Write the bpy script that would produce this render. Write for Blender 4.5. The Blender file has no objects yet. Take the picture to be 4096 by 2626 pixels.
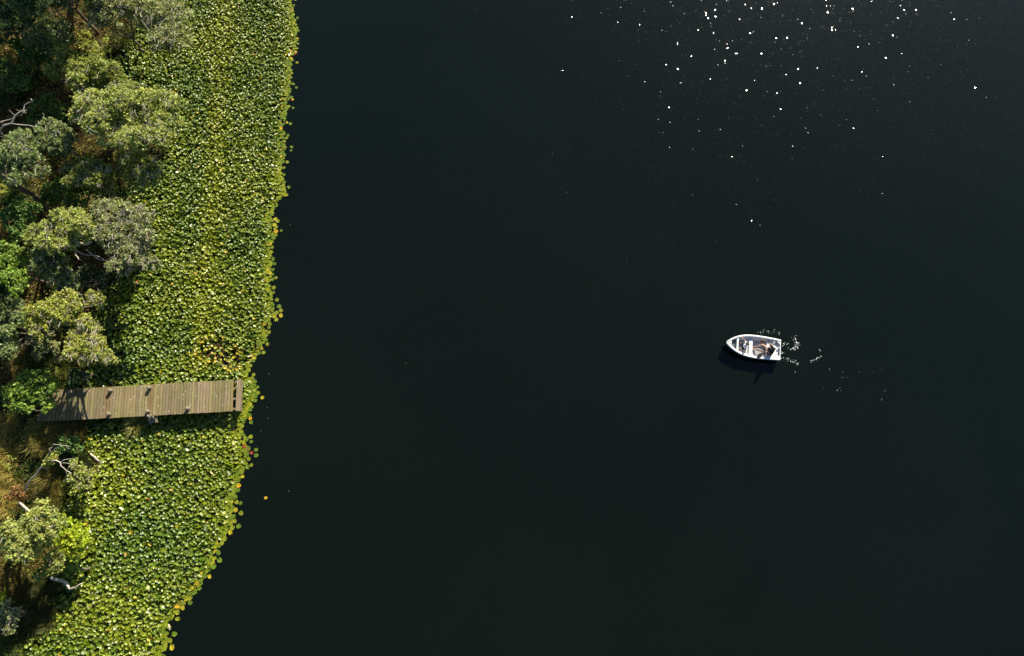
import bpy, bmesh, math, random
import numpy as np
from mathutils import Vector, Matrix, Quaternion

# ------------------------------------------------------------------ camera
TH = math.radians(15.0); H = 39.5; F = 2768.0; CX, CY = 2048.0, 1313.0
scene = bpy.context.scene
col = scene.collection
cam = bpy.data.cameras.new('camera'); cam.sensor_width = 36; cam.lens = 36*F/4096
cam.clip_end = 3000; cam.clip_start = 0.5
camo = bpy.data.objects.new('camera', cam); col.objects.link(camo)
camo.location = (0, 0, H); camo.rotation_euler = (TH, 0, 0)
scene.camera = camo
# ------------------------------------------------------------------ light
AZ, EL = math.radians(26), math.radians(31)
SUN = Vector((math.sin(AZ)*math.cos(EL), math.cos(AZ)*math.cos(EL), math.sin(EL)))
world = bpy.data.worlds.new('World'); scene.world = world; world.use_nodes = True
wn = world.node_tree; sky = wn.nodes.new('ShaderNodeTexSky'); sky.sky_type = 'NISHITA'
sky.sun_disc = False; sky.sun_elevation = EL; sky.sun_rotation = AZ
sky.air_density = 1.0; sky.dust_density = 0.8; sky.ozone_density = 4.0
wn.links.new(sky.outputs[0], wn.nodes['Background'].inputs[0])
wn.nodes['Background'].inputs[1].default_value = 0.058
sl = bpy.data.lights.new('sun', 'SUN'); sl.energy = 5.0; sl.angle = math.radians(0.5); sl.color = (1.0, 0.92, 0.76)
so = bpy.data.objects.new('sun', sl); col.objects.link(so)
so.rotation_euler = SUN.to_track_quat('Z', 'Y').to_euler(); so.location = (20, 40, 60)
vs = scene.view_settings; vs.view_transform = 'Standard'; vs.look = 'None'; vs.exposure = 1.0; vs.gamma = 1
scene.cycles.max_bounces = 6; scene.cycles.sample_clamp_indirect = 4

RNG = np.random.default_rng(7); random.seed(7)
cT, sT = math.cos(TH), math.sin(TH)

def P(px, py, z=0.0):
    """the world point at height z seen at photo pixel (px, py)"""
    dx = (px-CX)/F; dy = -(py-CY)/F
    wy = dy*cT+sT; wz = dy*sT-cT
    t = (z-H)/wz
    return Vector((dx*t, wy*t, z))
def mpp(py, z=0.0):
    dy = -(py-CY)/F
    return ((z-H)/(dy*sT-cT))/F
def PA(pts, z=0.0): return np.array([P(a, b, z)[:] for a, b in pts])

# ------------------------------------------------------------------ helpers
def tag(o, label=None, cat=None, group=None, kind=None):
    if label: o['label'] = label
    if cat: o['category'] = cat
    if group: o['group'] = group
    if kind: o['kind'] = kind
    return o
def empty(name, loc=(0, 0, 0), rz=0):
    o = bpy.data.objects.new(name, None); col.objects.link(o); o.location = loc; o.rotation_euler = (0, 0, rz)
    o.empty_display_size = .2
    return o
def link(name, me, mat=None, parent=None):
    o = bpy.data.objects.new(name, me); col.objects.link(o)
    if mat is not None: me.materials.append(mat)
    if parent is not None: o.parent = parent
    return o
def np_mesh(name, V, faces_flat, nper, cols=None, smooth=False):
    me = bpy.data.meshes.new(name)
    nv = len(V); nf = len(faces_flat)//nper
    me.vertices.add(nv); me.vertices.foreach_set('co', np.ascontiguousarray(V, dtype=np.float32).ravel())
    me.loops.add(nf*nper); me.loops.foreach_set('vertex_index', np.ascontiguousarray(faces_flat, dtype=np.int32))
    me.polygons.add(nf); me.polygons.foreach_set('loop_start', np.arange(nf, dtype=np.int32)*nper)
    me.polygons.foreach_set('loop_total', np.full(nf, nper, dtype=np.int32))
    if smooth: me.polygons.foreach_set('use_smooth', np.ones(nf, dtype=bool))
    if cols is not None:
        a = me.color_attributes.new('tint', 'FLOAT_COLOR', 'POINT')
        c = np.ones((nv, 4), dtype=np.float32); c[:, :3] = cols
        a.data.foreach_set('color', c.ravel())
    me.update(); me.validate()
    return me

class MB:
    """collects shapes into one mesh"""
    def __init__(s): s.v = []; s.f = []
    def add(s, V, Fc):
        n = len(s.v); s.v.extend([tuple(p) for p in V]); s.f.extend([tuple(i+n for i in f) for f in Fc])
    def box(s, c, d, M=None):
        x, y, z = d[0]/2, d[1]/2, d[2]/2
        V = [Vector((a, b, e)) for a in (-x, x) for b in (-y, y) for e in (-z, z)]
        if M: V = [M @ p for p in V]
        V = [p+Vector(c) for p in V]
        s.add(V, [(0, 1, 3, 2), (4, 6, 7, 5), (0, 4, 5, 1), (2, 3, 7, 6), (0, 2, 6, 4), (1, 5, 7, 3)])
    def prism(s, quad, z0, z1):
        """quad: list of (x,y); z0/z1 floats"""
        n = len(quad)
        V = [(p[0], p[1], z0) for p in quad]+[(p[0], p[1], z1) for p in quad]
        s.add(V, [tuple(range(n))[::-1], tuple(range(n, 2*n))]+[(i, (i+1) % n, (i+1) % n+n, i+n) for i in range(n)])
    def tube(s, pts, rad, n=6, cap=True):
        pts = [Vector(p) for p in pts]; R = []
        d = (pts[1]-pts[0]).normalized(); up = Vector((0, 0, 1)) if abs(d.z) < .9 else Vector((1, 0, 0))
        a = d.cross(up).normalized()
        for i, p in enumerate(pts):
            if i == 0: d = pts[1]-pts[0]
            elif i == len(pts)-1: d = pts[-1]-pts[-2]
            else: d = pts[i+1]-pts[i-1]
            d.normalize(); a = (a-d*a.dot(d)).normalized(); b = d.cross(a)
            r = rad[i] if hasattr(rad, '__len__') else rad
            R.append([p+(a*math.cos(2*math.pi*k/n)+b*math.sin(2*math.pi*k/n))*r for k in range(n)])
        V = [q for ring in R for q in ring]; Fc = []
        for i in range(len(pts)-1):
            for k in range(n):
                Fc.append((i*n+k, i*n+(k+1) % n, (i+1)*n+(k+1) % n, (i+1)*n+k))
        if cap: Fc += [tuple(range(n))[::-1], tuple(range((len(pts)-1)*n, len(pts)*n))]
        s.add(V, Fc)
    def ball(s, c, r, nu=12, nv=8, M=None):
        if not hasattr(r, '__len__'): r = (r, r, r)
        c = Vector(c); V = []; Fc = []
        def q(x, y, z):
            p = Vector((x*r[0], y*r[1], z*r[2]))
            return (M @ p if M else p)+c
        V.append(q(0, 0, 1))
        for i in range(1, nv):
            t = math.pi*i/nv
            for k in range(nu):
                f = 2*math.pi*k/nu; V.append(q(math.sin(t)*math.cos(f), math.sin(t)*math.sin(f), math.cos(t)))
        V.append(q(0, 0, -1)); e = len(V)-1
        for k in range(nu):
            Fc.append((0, 1+k, 1+(k+1) % nu)); Fc.append((e, e-nu+(k+1) % nu, e-nu+k))
        for i in range(nv-2):
            for k in range(nu):
                Fc.append((1+i*nu+k, 1+(i+1)*nu+k, 1+(i+1)*nu+(k+1) % nu, 1+i*nu+(k+1) % nu))
        s.add(V, Fc)
    def capsule(s, a, b, ra, rb, n=12):
        a = Vector(a); b = Vector(b); s.tube([a, b], [ra, rb], n); s.ball(a, ra, n, 8); s.ball(b, rb, n, 8)
    def mesh(s, name, smooth=False):
        me = bpy.data.meshes.new(name); me.from_pydata(s.v, [], s.f)
        if smooth:
            for p in me.polygons: p.use_smooth = True
        me.update(); return me
    def build(s, name, mat, parent=None, smooth=False, bevel=0, remesh=0):
        me = s.mesh(name, smooth)
        bm = bmesh.new(); bm.from_mesh(me); bmesh.ops.recalc_face_normals(bm, faces=bm.faces); bm.to_mesh(me); bm.free()
        o = link(name, me, mat, parent)
        if bevel:
            m = o.modifiers.new('b', 'BEVEL'); m.width = bevel; m.segments = 2; m.limit_method = 'ANGLE'
        if remesh:
            m = o.modifiers.new('r', 'REMESH'); m.mode = 'VOXEL'; m.voxel_size = remesh; m.use_smooth_shade = True
            m = o.modifiers.new('s', 'SMOOTH'); m.iterations = 3; m.factor = .5
            dg = bpy.context.evaluated_depsgraph_get(); dg.update()
            me2 = bpy.data.meshes.new_from_object(o.evaluated_get(dg)); o.modifiers.clear(); o.data = me2
            if not me2.materials: me2.materials.append(mat)
        return o

# ------------------------------------------------------------------ materials
def nodes(m): return m.node_tree.nodes, m.node_tree.links
def mat(name, color, rough=.6, spec=.5, var=.25, scale=6, bump=0, bscale=40, color2=None, detail=4, ior=1.45):
    m = bpy.data.materials.new(name); m.use_nodes = True; N, L = nodes(m); b = N['Principled BSDF']
    b.inputs['Roughness'].default_value = rough; b.inputs['Specular IOR Level'].default_value = spec; b.inputs['IOR'].default_value = ior
    g = N.new('ShaderNodeNewGeometry')
    n = N.new('ShaderNodeTexNoise'); n.inputs['Scale'].default_value = scale; n.inputs['Detail'].default_value = detail
    L.new(g.outputs['Position'], n.inputs['Vector'])
    r = N.new('ShaderNodeValToRGB'); r.color_ramp.elements[0].position = .3; r.color_ramp.elements[1].position = .7
    c2 = color2 if color2 else tuple(min(1, c*(1+var)) for c in color); c1 = color if color2 else tuple(c*(1-var) for c in color)
    r.color_ramp.elements[0].color = (*c1, 1); r.color_ramp.elements[1].color = (*c2, 1)
    L.new(n.outputs['Fac'], r.inputs[0]); L.new(r.outputs[0], b.inputs['Base Color'])
    if bump:
        n2 = N.new('ShaderNodeTexNoise'); n2.inputs['Scale'].default_value = bscale; n2.inputs['Detail'].default_value = 5
        L.new(g.outputs['Position'], n2.inputs['Vector'])
        bp = N.new('ShaderNodeBump'); bp.inputs['Strength'].default_value = bump; bp.inputs['Distance'].default_value = .02
        L.new(n2.outputs['Fac'], bp.inputs['Height']); L.new(bp.outputs[0], b.inputs['Normal'])
    return m
def leaf_mat(name, rough=.5, spec=.5, trans=.3, tcol=(1.2, 1.3, .5), nscale=25, bumpy=0):
    """leaf: colour from the per-leaf tint attribute, a little speckled, light coming through"""
    m = bpy.data.materials.new(name); m.use_nodes = True; N, L = nodes(m); b = N['Principled BSDF']; out = N['Material Output']
    b.inputs['Roughness'].default_value = rough; b.inputs['Specular IOR Level'].default_value = spec
    a = N.new('ShaderNodeAttribute'); a.attribute_name = 'tint'
    g = N.new('ShaderNodeNewGeometry'); n = N.new('ShaderNodeTexNoise'); n.inputs['Scale'].default_value = nscale
    L.new(g.outputs['Position'], n.inputs['Vector'])
    mr = N.new('ShaderNodeMapRange'); mr.inputs['From Min'].default_value = .3; mr.inputs['From Max'].default_value = .7
    mr.inputs['To Min'].default_value = .75; mr.inputs['To Max'].default_value = 1.25
    L.new(n.outputs['Fac'], mr.inputs['Value'])
    mx = N.new('ShaderNodeVectorMath'); mx.operation = 'SCALE'
    L.new(a.outputs['Color'], mx.inputs[0]); L.new(mr.outputs[0], mx.inputs['Scale'])
    L.new(mx.outputs[0], b.inputs['Base Color'])
    if trans:
        t = N.new('ShaderNodeBsdfTranslucent'); m2 = N.new('ShaderNodeVectorMath'); m2.operation = 'MULTIPLY'
        m2.inputs[1].default_value = tcol; L.new(mx.outputs[0], m2.inputs[0]); L.new(m2.outputs[0], t.inputs['Color'])
        ms = N.new('ShaderNodeMixShader'); ms.inputs[0].default_value = trans
        L.new(b.outputs[0], ms.inputs[1]); L.new(t.outputs[0], ms.inputs[2]); L.new(ms.outputs[0], out.inputs[0])
    return m

M_LEAF = leaf_mat('tree_leaf', .5, .3, .35)
M_PAD = leaf_mat('lily_leaf', .40, .7, .2, nscale=14)
M_GRASS = leaf_mat('grass_blade', .6, .3, .2)
M_BARK = mat('bark', (.13, .105, .075), .9, .2, .4, 14, .8, 60)
M_DEAD = mat('bleached_wood', (.52, .47, .38), .85, .25, .35, 12, .6, 60)
M_GREYW = mat('grey_wood', (.20, .175, .14), .9, .2, .45, 10, .6, 50)
M_WOODY = mat('brown_branch', (.24, .16, .09), .9, .2, .4, 14, .6, 60)

# water ------------------------------------------------------------
def water_mat():
    m = bpy.data.materials.new('lake_water'); m.use_nodes = True; N, L = nodes(m); b = N['Principled BSDF']
    b.inputs['Roughness'].default_value = .058; b.inputs['IOR'].default_value = 1.33
    def nd(t, **k):
        n = N.new(t)
        for a, v in k.items(): setattr(n, a, v)
        return n
    def mth(op, a, c=None, cl=False):
        n = nd('ShaderNodeMath', operation=op); n.use_clamp = cl
        for i, x in enumerate((a, c)):
            if x is None: continue
            if isinstance(x, (int, float)): n.inputs[i].default_value = x
            else: L.new(x, n.inputs[i])
        return n.outputs[0]
    g = nd('ShaderNodeNewGeometry'); pos = g.outputs['Position']
    # murky green brown with slow drifting variation
    n = nd('ShaderNodeTexNoise'); n.inputs['Scale'].default_value = .07; n.inputs['Detail'].default_value = 3; L.new(pos, n.inputs['Vector'])
    r = nd('ShaderNodeValToRGB'); r.color_ramp.elements[0].position = .35; r.color_ramp.elements[1].position = .68
    r.color_ramp.elements[0].color = (.0026, .0050, .0030, 1); r.color_ramp.elements[1].color = (.0032, .0060, .0038, 1)
    L.new(n.outputs['Fac'], r.inputs[0]); L.new(r.outputs[0], b.inputs['Base Color'])
    # random facets: every small cell of the surface leans its own way (capillary wavelets)
    mp = nd('ShaderNodeMapping'); mp.inputs['Scale'].default_value = (8.2, 9.4, 1); L.new(pos, mp.inputs['Vector'])
    vo = nd('ShaderNodeTexVoronoi'); vo.voronoi_dimensions = '2D'; vo.inputs['Scale'].default_value = 1; L.new(mp.outputs[0], vo.inputs['Vector'])
    sp = nd('ShaderNodeSeparateColor'); L.new(vo.outputs['Color'], sp.inputs[0])
    ang = mth('MULTIPLY', sp.outputs[0], 6.2832)
    lg = mth('LOGARITHM', mth('MAXIMUM', sp.outputs[1], 1e-6), math.e)
    rad = mth('MULTIPLY', mth('SQRT', mth('MULTIPLY', lg, -2)), .083)
    size = mth('MULTIPLY_ADD', sp.outputs[2], .21); size.node.inputs[2].default_value = .085
    mask = mth('LESS_THAN', vo.outputs['Distance'], size)
    rad = mth('MULTIPLY', rad, mask)
    gx = mth('MULTIPLY', rad, mth('COSINE', ang)); gy = mth('MULTIPLY', rad, mth('SINE', ang))
    # fine wind ripple + paddle rings through bump
    mp2 = nd('ShaderNodeMapping'); mp2.inputs['Scale'].default_value = (2.2, 6.5, 1); mp2.inputs['Rotation'].default_value = (0, 0, .25); L.new(pos, mp2.inputs['Vector'])
    n2 = nd('ShaderNodeTexNoise'); n2.inputs['Scale'].default_value = 1; n2.inputs['Detail'].default_value = 5; n2.inputs['Roughness'].default_value = .6; L.new(mp2.outputs[0], n2.inputs['Vector'])
    ripple = mth('MULTIPLY', n2.outputs['Fac'], .0040)
    tot = ripple
    for (px, py, rr, wl, am) in ((3170, 1390, 3.5, .32, .0014), (3330, 1640, 4.0, .36, .001), (3100, 1330, 2.6, .25, .0010)):
        c = P(px, py)
        d = nd('ShaderNodeVectorMath', operation='DISTANCE'); L.new(pos, d.inputs[0]); d.inputs[1].default_value = c
        w = mth('SINE', mth('MULTIPLY', d.outputs['Value'], 2*math.pi/wl))
        fall = mth('SUBTRACT', 1.0, mth('DIVIDE', d.outputs['Value'], rr), True)
        tot = mth('ADD', tot, mth('MULTIPLY', mth('MULTIPLY', w, fall), am))
    bp = nd('ShaderNodeBump'); bp.inputs['Strength'].default_value = 1; bp.inputs['Distance'].default_value = 1
    L.new(tot, bp.inputs['Height'])
    cb = nd('ShaderNodeCombineXYZ'); L.new(gx, cb.inputs[0]); L.new(gy, cb.inputs[1])
    ad = nd('ShaderNodeVectorMath', operation='ADD'); L.new(bp.outputs[0], ad.inputs[0]); L.new(cb.outputs[0], ad.inputs[1])
    nm = nd('ShaderNodeVectorMath', operation='NORMALIZE'); L.new(ad.outputs[0], nm.inputs[0])
    L.new(nm.outputs[0], b.inputs['Normal'])
    return m
me = bpy.data.meshes.new('lake_water')
me.from_pydata([(-700, -700, 0), (700, -700, 0), (700, 700, 0), (-700, 700, 0)], [], [(0, 1, 2, 3)])
tag(link('lake_water', me, water_mat()), kind='structure')

# ------------------------------------------------------------------ shore and terrain
SHORE = [(760, -900), (700, -400), (660, -120), (620, 0), (590, 70), (520, 160), (478, 250), (490, 330), (560, 420), (640, 520), (640, 620), (580, 700), (545, 790),
         (560, 900), (560, 1010), (520, 1100), (420, 1180), (375, 1260), (380, 1350), (370, 1440), (330, 1500), (270, 1560), (250, 1630), (290, 1690),
         (360, 1730), (350, 1790), (290, 1840), (300, 1890), (255, 1950), (240, 2060), (310, 2140), (320, 2230), (270, 2320), (235, 2420), (180, 2490),
         (100, 2580), (60, 2640), (-60, 2850), (-250, 3200), (-500, 3900)]
EDGE = [(1230, -600), (1190, -250), (1165, -40), (1176, 34), (1192, 110), (1193, 170), (1168, 250), (1165, 330), (1162, 400), (1139, 494), (1147, 588), (1132, 682), (1148, 776), (1110, 820),
        (1086, 870), (1112, 921), (1088, 989), (1091, 1060), (1091, 1125), (1096, 1190), (1106, 1253), (1083, 1300), (1065, 1360), (1045, 1412), (1006, 1458), (1006, 1500), (1030, 1545), (1028, 1590),
        (1000, 1640), (989, 1680), (972, 1722), (1000, 1790), (1003, 1830), (972, 1893), (945, 1978), (943, 2063), (921, 2131), (880, 2200), (858, 2259), (818, 2319), (770, 2390), (700, 2460), (676, 2500), (682, 2558), (652, 2622),
        (600, 2750), (500, 3100)]
SH = PA(SHORE); ED = PA(EDGE)
def xat(line, y):   # line sorted by decreasing y
    return np.interp(y, line[::-1, 1], line[::-1, 0])
from mathutils import noise as mn
def hnoise(x, y): return mn.noise(Vector((x*.35, y*.35, 0)))*.22+mn.noise(Vector((x*1.4, y*1.4, 3)))*.07
def ground_z(x, y):
    d = xat(SH, y)-x
    return float(np.clip(.13*d, -1.2, .8)+(hnoise(x, y) if d > 0 else hnoise(x, y)*max(0, 1+d))*min(1, max(0, d*.6+.4)))-.03
xs = np.concatenate([np.linspace(-400, -36, 14), np.arange(-35, -8, .35)]); ys = np.concatenate([np.linspace(-300, -22, 8), np.arange(-21, 36, .35), np.linspace(37, 400, 14)])
GV = []; 
for y in ys:
    for x in xs: GV.append((x, y, ground_z(x, y) if (-36 < x and -22 < y < 37) else (.8 if x < xat(SH, y)-4 else -1.2)))
nx, ny = len(xs), len(ys)
ii = np.arange(nx-1)[None, :]+np.arange(ny-1)[:, None]*nx
GF = np.stack([ii, ii+1, ii+nx+1, ii+nx], -1).ravel()
M_SOIL = mat('forest_floor', (.022, .018, .008), .95, .1, .4, 1.3, 1, 18, color2=(.085, .062, .022), detail=8)
tag(link('ground', np_mesh('ground', np.array(GV), GF, 4, smooth=True), M_SOIL), kind='structure')

# ------------------------------------------------------------------ lily pads
def pad_batch(C, R, yaw, tiltaxis, tilt, cup, fold, cols, K=9, notch=.22):
    """C n*3 centres; builds K rim vertices + centre per pad"""
    n = len(C)
    a = np.linspace(notch, 2*math.pi-notch, K)
    rr = R[:, None]*(1+RNG.normal(0, .05, (n, K)))
    x = np.cos(a)[None]*rr; y = np.sin(a)[None]*rr*RNG.uniform(.85, 1, (n, 1))
    z = cup[:, None]*rr+fold[:, None]*np.abs(y)+RNG.normal(0, .05, (n, K))*R[:, None]*(np.abs(fold[:, None])+.05)*2
    # mid ring gives the blade a curved section
    xm, ym = x*.55, y*.55; zm = (cup[:, None]*rr*.25+fold[:, None]*np.abs(ym)*.45)
    xc = -R*.08; V = np.empty((n, 2*K+1, 3))
    V[:, 0] = np.stack([xc, np.zeros(n), np.zeros(n)], -1)
    V[:, 1:K+1] = np.stack([xm, ym, zm], -1); V[:, K+1:] = np.stack([x, y, z], -1)
    cy, sy = np.cos(yaw)[:, None], np.sin(yaw)[:, None]
    X = V[..., 0]*cy-V[..., 1]*sy; Y = V[..., 0]*sy+V[..., 1]*cy; V[..., 0], V[..., 1] = X, Y
    k = np.stack([np.cos(tiltaxis), np.sin(tiltaxis), np.zeros(n)], -1)[:, None, :]
    c, s = np.cos(tilt)[:, None, None], np.sin(tilt)[:, None, None]
    V = V*c+np.cross(np.broadcast_to(k, V.shape), V)*s+k*(V*k).sum(-1, keepdims=True)*(1-c)
    V += C[:, None, :]
    f = []
    for i in range(K-1):
        f += [(0, 1+i, 2+i)]
        f += [(1+i, K+1+i, K+2+i), (1+i, K+2+i, 2+i)]
    f = np.array(f); nv = 2*K+1
    Fc = (f[None]+np.arange(n)[:, None, None]*nv).reshape(-1)
    cc = np.repeat(cols, nv, axis=0)
    return V.reshape(-1, 3), Fc, cc

def poisson_grid(step0, jit, ymin, ymax):
    pts = []
    y = ymin
    while y < ymax:
        step = step0*np.interp(y, [ymin, ymax], [1, .78])
        x0, x1 = xat(SH, y)-.3, xat(ED, y)
        n = max(1, int((x1-x0)/step)); xx = x0+(np.arange(n)+RNG.uniform(0, 1))*step
        yy = np.full(n, y); pts.append(np.stack([xx+RNG.normal(0, jit, n), yy+RNG.normal(0, jit, n)], -1)); y += step*.87
    return np.concatenate(pts)
YB, YT = P(0, 3050)[1], P(0, -420)[1]
hole = np.array(P(862, 1405))[:2]; hole2 = np.array(P(930, 1440))[:2]
def lown(p, s, o=0): return np.array([mn.noise(Vector((a*s, b*s, o))) for a, b in p])
parts = []
for layer in range(2):
    step = .148 if layer == 0 else .144
    p = poisson_grid(step, .055, YB, YT)
    dE = xat(ED, p[:, 1])-p[:, 0]; dS = p[:, 0]-xat(SH, p[:, 1])
    keep = (dE > (.05 if layer == 0 else .55)) & (dS > -.3)
    dh = np.minimum(np.hypot((p[:, 0]-hole[0])/1.0, (p[:, 1]-hole[1])/.8), np.hypot((p[:, 0]-hole2[0])/.6, (p[:, 1]-hole2[1])/.7))
    keep &= ~((dh < .75+.3*RNG.random(len(p))) & (RNG.random(len(p)) < (.5 if layer == 0 else .88)))
    nn = lown(p, .9, 5)
    keep &= RNG.random(len(p)) < (.95 if layer == 0 else .8+nn*.5)
    keep &= RNG.random(len(p)) < np.clip(.35+dS*.5, .35, 1)
    p = p[keep]; dE = dE[keep]; dS = dS[keep]; n = len(p)
    inn = np.clip((dE-.22)/.55, 0, 1)          # 0 at the fringe, 1 in the thick of the stand
    size = np.interp(p[:, 1], [YB, YT], [.108, .071])
    R = size*RNG.uniform(.78, 1.22, n)
    z = .012+inn*(RNG.uniform(.0, .16, n)+(.10 if layer else 0))+RNG.uniform(0, .006, n)
    tl = inn*np.abs(RNG.normal(0, .5, n))+RNG.uniform(0, .03, n)
    # blades lean downwind: a common direction plus scatter
    ax = np.where(RNG.random(n) < .45, RNG.normal(math.radians(200), .6, n), RNG.uniform(0, 2*math.pi, n))
    sunw = RNG.random(n) < .45*inn      # many blades turn their face to the sun
    ax = np.where(sunw, RNG.normal(math.radians(135), .5, n), ax); tl = np.where(sunw, np.abs(RNG.normal(.5, .2, n)), tl)
    cup = inn*RNG.normal(.16, .15, n); fold = inn*RNG.uniform(0, .75, n)
    yel = lown(p, .28, 9)*.6
    stripe = np.exp(-((p[:, 0]-np.interp(p[:, 1], [P(0, 1250)[1], YT], [P(830, 1250)[0], P(870, 0)[0]]))/.7)**2)*(p[:, 1] > P(0, 1500)[1])
    t = np.clip(.42+yel+.3*(1-inn)+.8*stripe+RNG.normal(0, .28, n), 0, 1)[:, None]
    c = np.array([.085, .150, .006])*(1-t)+np.array([.24, .275, .010])*t
    c *= RNG.uniform(.75, 1.25, n)[:, None]
    q = RNG.random(n); yl = q < .006+.03*(inn < .5)+.05*stripe*(RNG.random(n) < .5)
    yl |= (dh[keep] < 1.15) & (RNG.random(n) < .32); c[yl] = np.array([.48, .38, .02])*RNG.uniform(.6, 1.15, (int(yl.sum()), 1)); c[q > .997] = np.array([.42, .26, .02]); c[q > .9997] = np.array([.35, .04, .02])
    C = np.stack([p[:, 0], p[:, 1], z], -1)
    parts.append(pad_batch(C, R, RNG.uniform(0, 2*math.pi, n), ax, tl, cup, fold, c))
    print('pads', n)
def merge(parts):
    V, Fc, Cc = [], [], []; o = 0
    for v, f, c in parts: V.append(v); Fc.append(f+o); Cc.append(c); o += len(v)
    return np.concatenate(V), np.concatenate(Fc), np.concatenate(Cc)
V, Fc, Cc = merge(parts)
tag(link('lily_pad_carpet', np_mesh('lily_pad_carpet', V, Fc, 3, Cc, True), M_PAD),
    'dense carpet of green and yellow water lily leaves along the bank', 'lily pads', kind='stuff')

# fringe pads, each a thing of its own
PADC = {'green': (.13, .20, .012), 'olive': (.24, .27, .015), 'yellow': (.46, .38, .02), 'orange': (.60, .34, .015), 'red': (.36, .05, .03)}
PADM = {}
for k, c in PADC.items():
    for v in range(3):
        vv, ff, cc = pad_batch(np.zeros((1, 3)), np.array([.115]), np.array([0.]), np.array([0.]), np.array([.0]), np.array([.03]), np.array([.06*v]),
                               np.array([c])*(.9+.1*v), K=16, notch=.16+.08*v)
        PADM[k, v] = np_mesh('lily_pad', vv, ff, 3, cc, True); PADM[k, v].materials.append(M_PAD)
def put_pad(x, y, r, kind, label, group='loose lily pads along the edge of the open water', z=None):
    o = bpy.data.objects.new('lily_pad', PADM[kind, random.randrange(3)]); col.objects.link(o)
    o.location = (x, y, z if z is not None else .012+random.random()*.03); s = r/.115; o.scale = (s, s*random.uniform(.85, 1), s)
    o.rotation_euler = (random.uniform(-.05, .05), random.uniform(-.05, .05), random.uniform(0, 6.28))
    tag(o, label, 'lily pad', group)
placed = []
ZONES = ((150, 'by the top edge of the photo'), (330, 'just below the red pad at the top'), (560, 'across from the biggest pale tree'), (790, 'beside the narrow bay below the biggest tree'),
         (1000, 'across from the curved bare limbs'), (1250, 'on the straight stretch above the pier'), (1480, 'on the slope just above the pier'),
         (1720, 'around the tip of the wooden pier'), (1960, 'next to the red pads below the pier'), (2180, 'across from the lone orange pad'), (2400, 'on the slanting lower edge'), (9999, 'near the white stick at the bottom'))
def zone(y):
    for py, nm in ZONES:
        if y > P(0, py)[1]: return nm
random.seed(11)
seg = ED[(ED[:, 1] < YT+.5) & (ED[:, 1] > YB-.5)]
tries = 0
for i in reversed(range(len(ED)-1)):
    a, b = ED[i], ED[i+1]; L_ = float(np.hypot(*(b-a)[:2])); n = int(L_/.105)
    for k in range(n):
        t = (k+random.random())/n; x = a[0]+(b[0]-a[0])*t; y = a[1]+(b[1]-a[1])*t
        if not (P(0, 2660)[1] < y < P(0, -30)[1]): continue
        off = random.random()**1.3*.55*(1 if random.random() < .85 else -.6)-.05; x -= off
        y += random.uniform(-.05, .05)
        r = np.interp(y, [YB, YT], [.15, .088])*random.uniform(.8, 1.15)
        if any((x-u)**2+(y-v)**2 < (r+w)**2*.62 for u, v, w in placed[-60:]): continue
        if len(placed) >= 278: break
        placed.append((x, y, r))
        q = random.random(); kind = 'green' if q < .40 else 'olive' if q < .80 else 'yellow' if q < .94 else 'orange'
        word = {'green': 'green', 'olive': 'yellow-green', 'yellow': 'yellow', 'orange': 'orange'}[kind]
        put_pad(x, y, r, kind, '%s %s lily pad %s %s' % ('large' if r > np.interp(y, [YB, YT], [.15, .088])*.97 else 'small', word, 'on the very rim' if off < .14 else 'tucked behind the rim', zone(y)))
print('fringe', len(placed))
for (px, py, r, kind) in ((1010, 1545, .14, 'green'), (1018, 1560, .13, 'olive'), (1004, 1575, .13, 'green'), (1022, 1585, .15, 'green'), (1033, 1572, .13, 'olive'), (1008, 1598, .13, 'olive'), (996, 1560, .13, 'green'),
                          (980, 1612, .14, 'green'), (1000, 1618, .14, 'yellow'), (986, 1632, .14, 'yellow'), (1002, 1638, .13, 'green')):
    w = P(px, py); put_pad(w.x, w.y, r, kind, 'flat %s lily pad around the tip of the wooden pier' % {'green': 'green', 'olive': 'yellow-green', 'yellow': 'yellow'}[kind])
for (px, py) in ((978, 1785), (989, 1797), (1007, 1812)):
    w = P(px, py); put_pad(w.x, w.y, .10, 'red', 'small red lily pad at the edge below the pier')
w = P(1063, 1992); put_pad(w.x, w.y, .10, 'orange', 'lone orange lily pad drifting on the dark open water below the pier', None, .006)
w = P(1055, 1411); put_pad(w.x, w.y, .12, 'olive', 'single lily pad drifted just off the edge above the pier', None, .01)
w = P(1184, 215); put_pad(w.x, w.y, .09, 'red', 'single pinkish red lily pad at the top of the edge', None, .01)

# lily stems in the thin brown gap
mb = MB()
for i in range(90):
    c = (hole if random.random() < .6 else hole2); a = random.uniform(0, 6.28); r0 = random.uniform(0, .6); l = random.uniform(.2, .55); b = a+random.uniform(-1, 1)
    x, y = c[0]+math.cos(a)*r0, c[1]+math.sin(a)*r0
    mb.tube([(x, y, .01), (x+math.cos(b)*l*.5, y+math.sin(b)*l*.5, .05), (x+math.cos(b+.5)*l, y+math.sin(b+.5)*l, .03)], [.008, .007, .005], 4)
tag(mb.build('lily_stems', mat('lily_stem', (.34, .19, .06), .6, .4, .4, 10)), 'tangle of brown lily stems showing in the thin patch of the carpet', 'stems', kind='stuff')

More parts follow.
